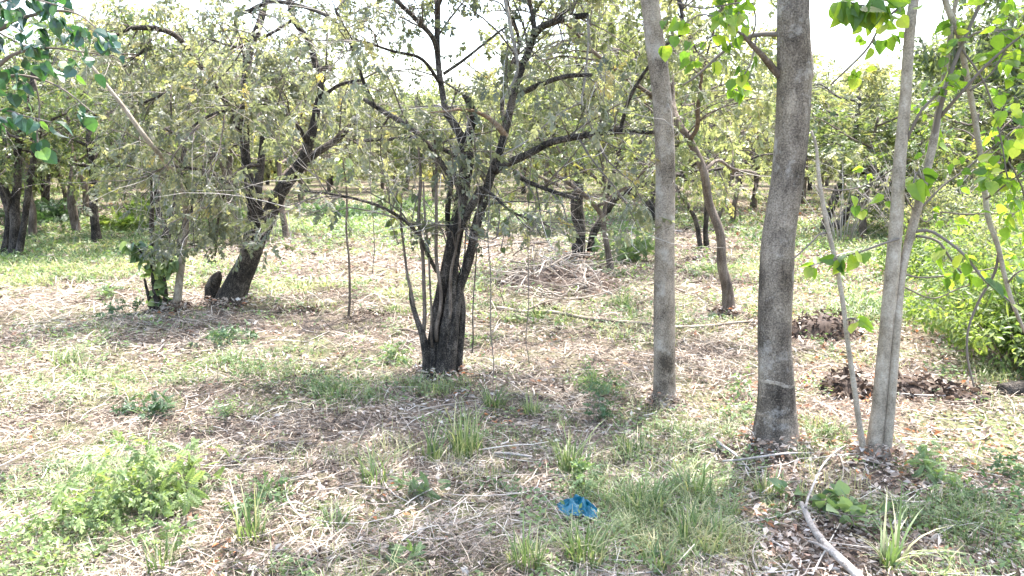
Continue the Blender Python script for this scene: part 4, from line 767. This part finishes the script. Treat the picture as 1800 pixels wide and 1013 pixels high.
def tuft(label, bpx, h, rad, n, mat='grass', seed=0, width=.012, name='grass_tuft', parts=False, lean=.6, vb=0.):
    rg = np.random.RandomState(seed); b, _ = ground(*bpx); t = thing(name, label, 'grass' if not parts else 'plant', b)
    a = rg.uniform(0, 6.28, n); q = rad*.35*np.sqrt(rg.uniform(0, 1, n)); k = 6; s = np.linspace(0, 1, k)
    base = b+np.stack([np.cos(a)*q, np.sin(a)*q, np.full(n, -.01)], -1); L = h*(.25+.85*rg.uniform(0, 1, n)**1.3); le = rg.uniform(.15, 1, n)*lean; aa = a+rg.normal(0, .9, n)+.0*a
    mb = MB()
    for i in range(n):
        d = np.array([math.cos(aa[i]), math.sin(aa[i]), 0]); side = np.array([-d[1], d[0], 0]); w_ = width*rg.uniform(.6, 1.1)*np.array([.7, 1, .95, .75, .45, .05])
        c = base[i]+d*(L[i]*le[i]*s**1.9)[:, None]+np.array([0, 0, 1])*(L[i]*(s-.45*le[i]*s**2.4))[:, None]
        V = np.stack([c-side*w_[:, None]*.5, c+side*w_[:, None]*.5+np.array([0, 0, .001])], 1).reshape(-1, 3)
        Tq = np.array([[2*j, 2*j+1, 2*j+3, 2*j+2] for j in range(k-1)]); v = np.clip(rg.uniform(0, 1)**1.2*.95+vb, 0, 1)
        if parts: m1 = MB(); m1.add(V, None, Tq, None, np.full(k-1, v)); m1.build('leaf', M[mat], t, b)
        else: mb.add(V, None, Tq, None, np.full(k-1, v))
    if not parts: mb.build('blades', M[mat], t, b, kind='stuff')
TF = [((820, 800), .42, .26, 110, 'tall light green grass tuft in the centre foreground'), ((870, 720), .30, .2, 70, 'arching grass tuft above the tall centre tuft'), ((760, 810), .38, .16, 45, 'thin tall grass left of the centre tuft'), ((1000, 830), .40, .17, 80, 'dense upright green grass tuft above the blue plastic'), ((935, 730), .24, .15, 60, 'short green grass clump left of the bushy weed'), ((1030, 990), .30, .24, 110, 'green grass clump below the blue plastic'), ((925, 1000), .26, .2, 90, 'bluish grass clump at the bottom centre'), ((660, 850), .34, .2, 45, 'wispy grass in the pale thatch, left of centre'), ((1130, 900), .26, .3, 110, 'wide soft grass patch right of the blue plastic'), ((1230, 960), .26, .32, 110, 'pale soft grass patch at the bottom, right of centre'), ((1215, 870), .26, .3, 90, 'soft grass patch below the two smooth trunks'), ((440, 950), .34, .18, 50, 'leaning grass tuft beside the broad-leaved weed'), ((280, 1005), .22, .18, 45, 'grass tuft at the bottom edge, left'), ((590, 930), .2, .14, 40, 'thin grass tuft in dry litter, left of centre'), ((1350, 870), .2, .22, 70, 'short grass at the foot of the thickest trunk'), ((1095, 545), .42, .22, 60, 'yellow green grass tuft beside the pale fallen branch'), ((945, 560), .3, .2, 40, 'pale grass tuft behind the middle fallen branch'), ((1110, 800), .22, .22, 60, 'dull grass tuft in front of the pale tan trunk'), ((1160, 1000), .2, .2, 60, 'grass tuft at the bottom edge, right of centre'), ((150, 665), .22, .26, 60, 'dim grass tuft in the shade, far left'), ((120, 645), .22, .3, 60, 'dim grass patch left of the shaded tuft')]
for i_, (bp, h, rd, n, lb) in enumerate(TF): tuft(lb, bp, h*1.12, rd*1.25, int(n*1.15), seed=300+i_, width=.0105, vb=.0, lean=(.7, 1.0, .85)[i_ % 3])
tuft('strap-leaved plant with long pale green leaves at the bottom right', (1568, 1000), .46, .18, 46, 'grass', 41, .014, 'strap_plant', True, 1.15, .15)

# ================================================================ GROUND COVER (uncountable)
rg = np.random.RandomState(9)
def scatter(n, y0, y1, side=.92):
    y = np.exp(rg.uniform(math.log(y0), math.log(y1), n)); x = y*rg.uniform(-side, side, n)+rg.uniform(-.6, .6, n); return x, y
def px_of(x, y):
    fw = y*CP+CAM_H*SP; up = y*SP-CAM_H*CP; return 900+FPX*x/fw, 506.5-FPX*up/fw
GREEN = [(620, 395, 3.4), (720, 380, 3.0), (100, 480, 2.2), (240, 410, 3.0), (60, 450, 2.5), (560, 400, 2.5), (1500, 410, 3), (1150, 380, 3), (1600, 470, 1.8), (1480, 430, 2.0), (1640, 560, 1.0), (1290, 480, .9), (1700, 500, 1.3), (230, 860, .6), (1100, 880, .5), (900, 760, .5), (580, 690, .4), (760, 690, .4), (1230, 940, .5), (440, 640, .4), (1560, 560, .8), (1660, 920, .4)]
GP = [(ground(a, b_)[0], r_) for a, b_, r_ in GREEN]
def green(x, y):
    g = .45*noise2(x/1.7+5, y/1.7, 2.5)+.55*noise2(x/.42, y/.42, 4.5)
    for p, r_ in GP: g = g+.28*np.exp(-((x-p[0])**2+(y-p[1])**2)/(r_*r_))
    return g
DRY = [(ground(a, b_)[0], r_) for a, b_, r_ in [(60, 760, .8), (1700, 740, 1.0), (1000, 640, 1.2), (660, 470, 1.5), (1250, 640, 1.0), (800, 980, .5), (1600, 690, .8)]]
def dry(x, y):
    g = 0
    for p, r_ in DRY: g = g+np.exp(-((x-p[0])**2+(y-p[1])**2)/(r_*r_))
    return g
SHEET = ground(1015, 905)[0]
# flattened dry thatch
n = 300000; x, y = scatter(n, 1.6, 40); keep = rg.uniform(size=n) < np.clip(-.25+1.75*(.6*noise2(x/.9, y/.9, 6.5)+.4*noise2(x/.3, y/.3, 2.9))-.6*np.clip((x-.30*y)/(.12*y), 0, 1), .08, 1); x, y = x[keep], y[keep]; n = len(x)
far = np.clip(y/6, .8, 3.5); a = rg.uniform(0, 6.28, n)+2.5*noise2(x/.6, y/.6, 8.5); d = np.stack([np.cos(a), np.sin(a), rg.normal(.10, .22, n)], -1); nr = norm(np.array([0, 0, 1.])+rg.normal(size=(n, 3))*.5)
L = rg.uniform(.05, .26, n)*np.clip(far, .9, 1.7); pos = np.stack([x, y, gz(x, y)+rg.uniform(-.004, .02, n)+.05*np.clip(noise2(x/.33, y/.33, 4.1)-.45, 0, 1)*rg.uniform(0, 2, n)+np.maximum(0, -d[:, 2])*L], -1)
mb = MB(); mb.place(blade(.5, .5), frames(d, nr), pos, np.stack([L, .0044*rg.uniform(.4, 1.8, n)*far, L*.6], -1), np.clip(noise2(x/.5, y/.5, 1.1)*.6+rg.uniform(-.25, .6, n), 0, 1))
mb.build('dry_grass', M['straw'], smooth=False, kind='stuff', label='flattened straw-coloured dry grass covering the ground')
# dead leaves
n = 190000; x, y = scatter(n, 1.6, 34); keep = rg.uniform(size=n) < np.clip(.35+.9*noise2(x/1.2, y/1.2, 12.5)-.2+.5*(x > y*.25), .1, 1); x, y = x[keep], y[keep]; n = len(x)
BASES = [(ground(a_, b_)[0], r_) for a_, b_, r_ in ((1361, 786, .2), (1168, 712, .12), (1540, 806, .12), (772, 664, .24), (402, 535, .28), (1278, 556, .14), (310, 546, .1), (1020, 456, .3))]
for p_, r_ in BASES:
    m_ = 520; a_ = rg.uniform(0, 6.28, m_); q_ = r_*(.85+rg.exponential(.45, m_)); x = np.append(x, p_[0]+np.cos(a_)*q_); y = np.append(y, p_[1]+np.sin(a_)*q_)
n = len(x); bank = np.zeros(n)
for p_, r_ in BASES: bank += .12*np.exp(-np.clip(np.hypot(x-p_[0], y-p_[1])-r_, 0, 9)/.09)*(np.hypot(x-p_[0], y-p_[1]) < 1)
d = norm(np.stack([rg.normal(size=n), rg.normal(size=n), rg.normal(0, .3, n)], -1)); nr = norm(np.array([0, 0, 1.])+rg.normal(size=(n, 3))*.6); far = np.clip(y/7, .9, 2.6)
LIT = (np.array([[0, 0, 0], [.45, -.26, .12], [1, 0, .02], [.5, .25, .13], [.5, 0, -.02]], float), np.array([[0, 1, 4], [1, 2, 4], [2, 3, 4], [3, 0, 4]]))
mb = MB(); s_ = (.02+.075*rg.uniform(0, 1, n)**1.8)*far*np.where(x > .33*y, .85, .8); mb.place(LIT, frames(d, nr), np.stack([x, y, gz(x, y)+rg.uniform(.004, .03, n)+bank*rg.uniform(0, 1, n)], -1), np.stack([s_, s_*rg.uniform(.6, 1.2, n), s_*rg.uniform(.5, 2, n)], -1), np.clip(rg.beta(1.3, 1.1, n)+.35*(noise2(x/.4, y/.4, 3.1)-.5)+np.where((x > .3*y) & (y > 4.6), .22*rg.uniform(0, 1, n), 0), 0, .99+.01*(rg.uniform(size=n) < .5)))
mb.build('leaf_litter', M['litter'], smooth=False, kind='stuff', label='brown and bleached dead leaves lying all over the ground')
# green grass
n = 420000; x, y = scatter(n, 1.6, 46); g = green(x, y); keep = (g+rg.normal(0, .05, n)+.62*(noise2(x/.15, y/.15, 1.7)-.5)-.16*np.clip(dry(x, y), 0, 1)+.06*np.clip((y-8)/8, 0, 1)) > .665; keep &= ((x-SHEET[0])/.2)**2+((y-SHEET[1]+.12)/.22)**2 > 1; x, y, g = x[keep], y[keep], g[keep]; n = len(x)
far = np.clip(y/6, .8, 4.0); a = rg.uniform(0, 6.28, n); d = norm(np.stack([np.cos(a)*.6, np.sin(a)*.6, rg.uniform(.35, 1.3, n)], -1)); nr = norm(np.stack([-np.cos(a), -np.sin(a), np.full(n, .6)], -1)+rg.normal(size=(n, 3))*.25)
L = rg.uniform(.05, .17, n)*np.clip(far, .9, 1.4)*np.clip((g-.45)*5, .6, 1.35); mb = MB()
mb.place(blade(.9, .5), frames(d, nr), np.stack([x, y, gz(x, y)-.005], -1), np.stack([L, .0062*rg.uniform(.6, 1.4, n)*far, L], -1), np.clip(noise2(x/.9, y/.9, 5.1)*.7+rg.uniform(-.15, .5, n), 0, 1))
n = 11000; x = rg.uniform(-1.6, 2.6, n); y = rg.uniform(2.6, 6.2, n); keep = (noise2(x/.55+3, y/.55, 8.1)*.6+noise2(x/.16, y/.16, 2.2)*.4+.15*np.exp(-((x-.95)**2+(y-4.2)**2)/.8)) > .64; keep2 = ((x-SHEET[0])/.2)**2+((y-SHEET[1]+.12)/.22)**2 > 1; x, y = x[keep & keep2], y[keep & keep2]; n = len(x)
a = rg.uniform(0, 6.28, n); d = norm(np.stack([np.cos(a)*.5, np.sin(a)*.5, rg.uniform(.5, 1.5, n)], -1)); nr = norm(np.stack([-np.cos(a), -np.sin(a), np.full(n, .6)], -1)+rg.normal(size=(n, 3))*.25); L = rg.uniform(.08, .26, n)
mb.place(blade(1.1, .5), frames(d, nr), np.stack([x, y, gz(x, y)-.005], -1), np.stack([L, .0042*rg.uniform(.6, 1.3, n), L], -1), np.clip(noise2(x/.5, y/.5, 5.9)*.6+rg.uniform(.05, .75, n), 0, 1))
mb.build('green_grass', M['grass'], smooth=False, kind='stuff', label='short green grass growing in patches through the thatch')
# low broad-leaved ground cover
n = 150000; x, y = scatter(n, 1.8, 42); g = green(x+.3, y)+.6*(noise2(x/.16, y/.16, 3.3)-.5); keep = (g-.14*np.clip(dry(x, y), 0, 1)) > .605; x, y = x[keep], y[keep]; n = len(x); far = np.clip(y/7, .8, 3.2)
d = norm(np.stack([rg.normal(size=n), rg.normal(size=n), rg.normal(.25, .3, n)], -1)); nr = norm(np.array([0, 0, 1.])+rg.normal(size=(n, 3))*.4); s_ = rg.uniform(.025, .06, n)*far
mb = MB(); mb.place(diamond(.26), frames(d, nr), np.stack([x, y, gz(x, y)+rg.uniform(.01, .09, n)*np.clip(far, .8, 1.8)], -1), s_, np.clip(noise2(x/.8, y/.8, 7.7)*.8+rg.uniform(-.2, .4, n), 0, 1))
mb.build('ground_herbs', M['herb'], smooth=False, kind='stuff', label='low broad-leaved weeds spread over the ground in patches')
# fallen twigs
n = 2600; x, y = scatter(n, 1.8, 26); a = rg.uniform(0, 6.28, n); L = rg.uniform(.12, .7, n); k = 5; s = np.linspace(-.5, .5, k)
bend = rg.normal(0, .12, n); cx = x[:, None]+np.cos(a)[:, None]*L[:, None]*s+(-np.sin(a)*bend*L)[:, None]*(s*s*4); cy = y[:, None]+np.sin(a)[:, None]*L[:, None]*s+(np.cos(a)*bend*L)[:, None]*(s*s*4)
P = np.stack([cx, cy, gz(cx, cy)+.012+rg.uniform(0, .04, n)[:, None]], -1); mb = MB(); mb.tubes(P, rg.uniform(.0015, .006, n)[:, None]*np.linspace(1, .5, k), 4, rg.uniform(.2, 1, n))
mb.build('fallen_twigs', M['dead_stick'], kind='stuff', label='thin dry twigs scattered over the ground')

# ================================================================ FALLEN BRANCHES, PILES, BLUE PLASTIC
def lying(name, label, pts, mat, lift=.03, sides=12, fis=.03, cat='branch', extra=(), seed=0, wob=.01, group=None):
    P = []; r = []
    for q in pts:
        lf = lift+(q[3] if len(q) > 3 else 0); p, tt = ground(q[0], q[1], lf); rr_ = q[2]/2*tt/FPX; P.append(p+[0, 0, rr_*.6]); r.append(rr_)
    P = np.array(P); b = P[0].copy(); b[2] = gz(b[0], b[1]); t = thing(name, label, cat, b, group)
    solid(P, np.array(r), sides, .03, M[mat], 'stick' , t, b, fis, .1, 2.5, 1.5, seed, wob=wob)
    for e in extra:
        PP = []; RR = []
        for q in e: p, tt = ground(q[0], q[1], q[3]); PP.append(p); RR.append(q[2]/2*tt/FPX)
        solid(np.array(PP), np.array(RR), 7, .03, M[mat], 'side_twig', t, b, 0, .08, wob=.012, seed=seed+1)
lying('fallen_branch', 'thick bleached grey broken branch lying at the bottom right', [(1409, 888, 9, .07), (1424, 918, 11, .07), (1446, 950, 13.5, .06), (1474, 982, 15, .05), (1502, 1012, 16, .04), (1524, 1036, 16.5, .03)], 'dead_wood', .02, 16, .05, seed=4, extra=[[(1416, 892, 5, .14), (1422, 868, 4, .14), (1440, 828, 3.5, .12), (1470, 795, 3, .08), (1490, 782, 2, .04)], [(1462, 972, 7, .08), (1440, 958, 5, .10), (1420, 951, 3, .11)]])
lying('fallen_branch', 'long pale branch lying on the ground behind the pale tan trunk', [(872, 543, 5), (915, 547, 6), (960, 553, 6.5), (1010, 558, 6.5), (1060, 566, 6), (1110, 570, 6), (1160, 575, 6), (1210, 576, 5.5), (1260, 574, 5), (1330, 566, 3.5)], 'tan_bark', .06, 8, seed=6, wob=.03)
lying('fallen_branch', 'thin pale stick below the thickest trunk, reaching right', [(1270, 812, 4, .03), (1310, 810, 4, .06), (1370, 800, 3.5, .05), (1430, 797, 3, .03)], 'dead_wood', .02, 7)
lying('fallen_branch', 'short grey stick in the grass right of the centre tuft', [(868, 798, 5), (895, 800, 5), (935, 804, 4)], 'dead_wood', .03, 8)
lying('fallen_branch', 'pale stick half hidden in dead leaves, bottom right', [(1470, 890, 5), (1500, 892, 5), (1530, 895, 4)], 'dead_wood', .03, 8)
lying('fallen_branch', 'thin pale stick in the litter at the bottom left', [(110, 960, 4), (150, 965, 4), (200, 982, 3.5)], 'dead_wood', .03, 7)
lying('fallen_branch', 'grey twiggy stick left of the thickest trunk foot', [(1255, 770, 5, .05), (1270, 785, 5, .03), (1290, 800, 4, .02), (1320, 830, 3)], 'dead_wood', .02, 7)
lying('fallen_branch', 'thin stick lying among the green ground cover, far right', [(1470, 452, 4), (1510, 440, 4), (1560, 428, 4)], 'dead_wood', .05, 7)
lying('fallen_branch', 'reddish short stick left of the many-stemmed tree', [(690, 582, 4, .03), (715, 582, 5, .04), (738, 588, 4, .03)], 'brown_bark', .02, 8)
lying('fallen_log', 'dark rotting log end at the right edge', [(1760, 694, 24), (1800, 692, 28), (1850, 690, 30), (1900, 688, 30)], 'dark_bark', -.01, 16, .12, cat='log')
lying('fallen_branch', 'pale pole lying across the far ground behind the black trunk', [(845, 435, 3), (930, 428, 3), (1020, 425, 3), (1100, 418, 3)], 'dead_wood', .05, 6)
lying('fallen_branch', 'pale pole lying far back, right of the black trunk', [(1090, 402, 3), (1145, 404, 3.5), (1200, 408, 3)], 'dead_wood', .08, 6)
# brush pile: every stick a part
rg = np.random.RandomState(31); b0, _ = ground(985, 500); t = thing('brush_pile', 'heap of dry sticks and dead leaves below the black trunk', 'brush pile', b0)
for i_ in range(230):
    px, py = rg.normal(975, 70), rg.normal(497, 24); p, _ = ground(px, min(max(py, 450), 545)); a = rg.normal(.2, .9)+(3.14 if rg.rand() < .5 else 0); L = .3+1.3*rg.rand()**1.6; el = rg.normal(.08, .14) if i_ > 45 else rg.uniform(.4, 1.2)
    q = 1-((px-975)/190)**2; z = p[2]+max(0.03, rg.uniform(.02, .5)*max(q, .1))
    d = np.array([math.cos(a)*math.cos(el), math.sin(a)*math.cos(el), math.sin(el)]); m_ = p+np.array([0, 0, z-p[2]]); P = np.array([m_-d*L*.5, m_-d*L*.15+rg.normal(0, .07, 3), m_+d*L*.2+rg.normal(0, .07, 3), m_+d*L*.5+rg.normal(0, .09, 3)])
    P[:, 2] = np.maximum(P[:, 2], gz(P[:, 0], P[:, 1])+.012); Q, rr_ = resample(P, np.linspace(1, .35, 4)*(.004+.012*rg.rand()**2), 8)
    mb = MB(); mb.tubes(Q[None], rr_[None], 5, rg.uniform(.0, .85)); mb.build('stick', M['dead_stick'], t, b0)
def heap(label, bpx, rx, ry, h, n, seed, mat='litter', name='leaf_heap', v0=-.25, parent=None):
    rg = np.random.RandomState(seed); b, _ = ground(*bpx); t = parent or thing(name, label, 'leaf heap', b)
    a = rg.uniform(0, 6.28, n); q = np.sqrt(rg.uniform(0, 1, n)); x = b[0]+np.cos(a)*q*rx; y = b[1]+np.sin(a)*q*ry
    hh = h*np.clip(1-q**2, 0, 1)*(.5+noise2(x*6, y*6, seed+.5)); d = norm(rg.normal(size=(n, 3))*[1, 1, .5]); nr = norm(np.array([0, 0, 1.])+rg.normal(size=(n, 3))*.8); s_ = rg.uniform(.03, .10, n)
    mb = MB(); mb.place(LIT, frames(d, nr), np.stack([x, y, gz(x, y)+hh*rg.uniform(.35, 1.05, n)], -1), np.stack([s_, s_*.9, s_*1.8], -1), np.where(rg.uniform(size=n) < .16, rg.uniform(.5, .9, n), np.clip(rg.beta(2, 2.4, n)+v0, 0, .6)))
    gx_, gy_ = np.meshgrid(np.linspace(-1, 1, 17), np.linspace(-1, 1, 17)); rr_ = np.sqrt(gx_**2+gy_**2); X_ = b[0]+gx_*rx; Y_ = b[1]+gy_*ry
    Z_ = gz(X_, Y_)-.03+h*np.clip(1-rr_**2, 0, 1)*(.5+noise2(X_*6, Y_*6, seed+.5))*.85; i = np.arange(289).reshape(17, 17)
    mb2 = MB(); mb2.add(np.stack([X_, Y_, Z_], -1).reshape(-1, 3), None, np.stack([i[:-1, :-1], i[:-1, 1:], i[1:, 1:], i[1:, :-1]], -1).reshape(-1, 4), None, .05); mb2.build('soil_mound', M['litter'], t, b)
    mb.build('dead_leaves', M[mat], t, b, smooth=False, kind='stuff')
heap('', (975, 500), 1.2, 1.1, .34, 1500, 3, parent=t, v0=-.12)
heap('dark heap of dead leaves and soil behind the thin pale stem', (1440, 592), .48, .38, .36, 620, 11, v0=-.4)
heap('brown heap of dead leaves left of the twin pale stems', (1490, 690), .26, .24, .22, 380, 12, v0=-.4)
heap('dark clump of leaves and soil right of the twin pale stems', (1610, 692), .42, .25, .15, 450, 13, v0=-.35)
heap('small brown heap of litter near the right shrub', (1680, 700), .32, .22, .10, 260, 14, v0=-.35)
heap('small heap of brown chips left of the many-stemmed tree', (655, 560), .3, .3, .10, 160, 15)
heap('dark soil and leaf heap below the thin sapling pole', (520, 548), .4, .3, .08, 220, 16)
heap('small dark clods behind the long pale branch', (960, 545), .2, .15, .08, 120, 17)
# stone
def stone(label, bpx, s, seed, col=(.42, .34, .28)):
    b, _ = ground(*bpx); th = np.linspace(0, np.pi, 10)[:, None]; ph = np.linspace(0, 2*np.pi, 16, endpoint=False)[None]
    x, y, z = np.sin(th)*np.cos(ph), np.sin(th)*np.sin(ph), np.cos(th)*np.ones_like(ph); k_ = .75+.5*noise3(x*1.4+seed, y*1.4, z*1.4+seed)
    V = np.stack([x*k_*s, y*k_*s*.8, z*k_*s*.6+s*.25], -1); i = np.arange(160).reshape(10, 16); nx = np.roll(i, -1, 1)
    mb = MB(); mb.add(V.reshape(-1, 3), None, np.stack([i[:-1], i[1:], nx[1:], nx[:-1]], -1).reshape(-1, 4)); o = mb.build('stone', M['stone']); o.location = b; o['label'] = label; o['category'] = 'stone'
M['stone'] = bark_mat('stone', (.25, .19, .15), (.42, .34, .28), (.55, .48, .41), (1, 1, 1), 30, 0, bump=.3)
stone('small pinkish stone in the grass at the bottom, right of centre', (1140, 962), .045, 2); stone('small flat brown stone below the leaning tree', (575, 535), .09, 5)

# crumpled blue plastic sheet
m, n_, out = newmat('blue_plastic'); p = n_.nodes.new('ShaderNodeBsdfPrincipled'); p.inputs['Base Color'].default_value = (.001, .095, .15, 1); p.inputs['Roughness'].default_value = .35
tr = n_.nodes.new('ShaderNodeBsdfTranslucent'); tr.inputs[0].default_value = (.005, .20, .31, 1); mx = n_.nodes.new('ShaderNodeMixShader'); mx.inputs[0].default_value = .2
n_.links.new(p.outputs[0], mx.inputs[1]); n_.links.new(tr.outputs[0], mx.inputs[2]); n_.links.new(mx.outputs[0], out.inputs[0]); M['blue_plastic'] = m
b0, _ = ground(1015, 905); nu, nv = 46, 34; a, c = np.meshgrid(np.linspace(-1, 1, nu), np.linspace(-1, 1, nv))
rad = 1+.22*(noise2(np.arctan2(c, a)*2.2+3, 0*a, 4.4)-.5); x = a*.112*rad+.02*(noise2(a*3, c*3, 1.3)-.5); y = c*.09*rad-.12*np.clip(a-.2, 0, 1)*.8+.03*(noise2(a*3+9, c*3, 2.3)-.5)
q = np.sqrt(a*a+c*c); fold = np.abs(noise2(a*3.1+2, c*3.1, 5.5)-.5)*2; z = .03+.075*np.clip(1.05-q**2*.8, 0, 1)*(.45+fold*.8)+.018*np.abs(noise2(a*6, c*6, 6.5)-.5)+.02*(c > .5)
i = np.arange(nu*nv).reshape(nv, nu); keep = (q < 1.12+.2*(noise2(a*4, c*4, 9.1)-.5))
F_ = np.stack([i[:-1, :-1], i[:-1, 1:], i[1:, 1:], i[1:, :-1]], -1); kk = keep[:-1, :-1] & keep[1:, 1:] & keep[:-1, 1:] & keep[1:, :-1]
mb = MB(); mb.add(np.stack([x, y, z], -1).reshape(-1, 3), None, F_[kk]); o = mb.build('plastic_sheet', M['blue_plastic'], smooth=False); o.location = b0
o['label'] = 'crumpled bright blue plastic sheet lying in the grass'; o['category'] = 'litter'
print('tris', sum(len(m.polygons) for m in bpy.data.meshes), 'objects', len(bpy.data.objects))
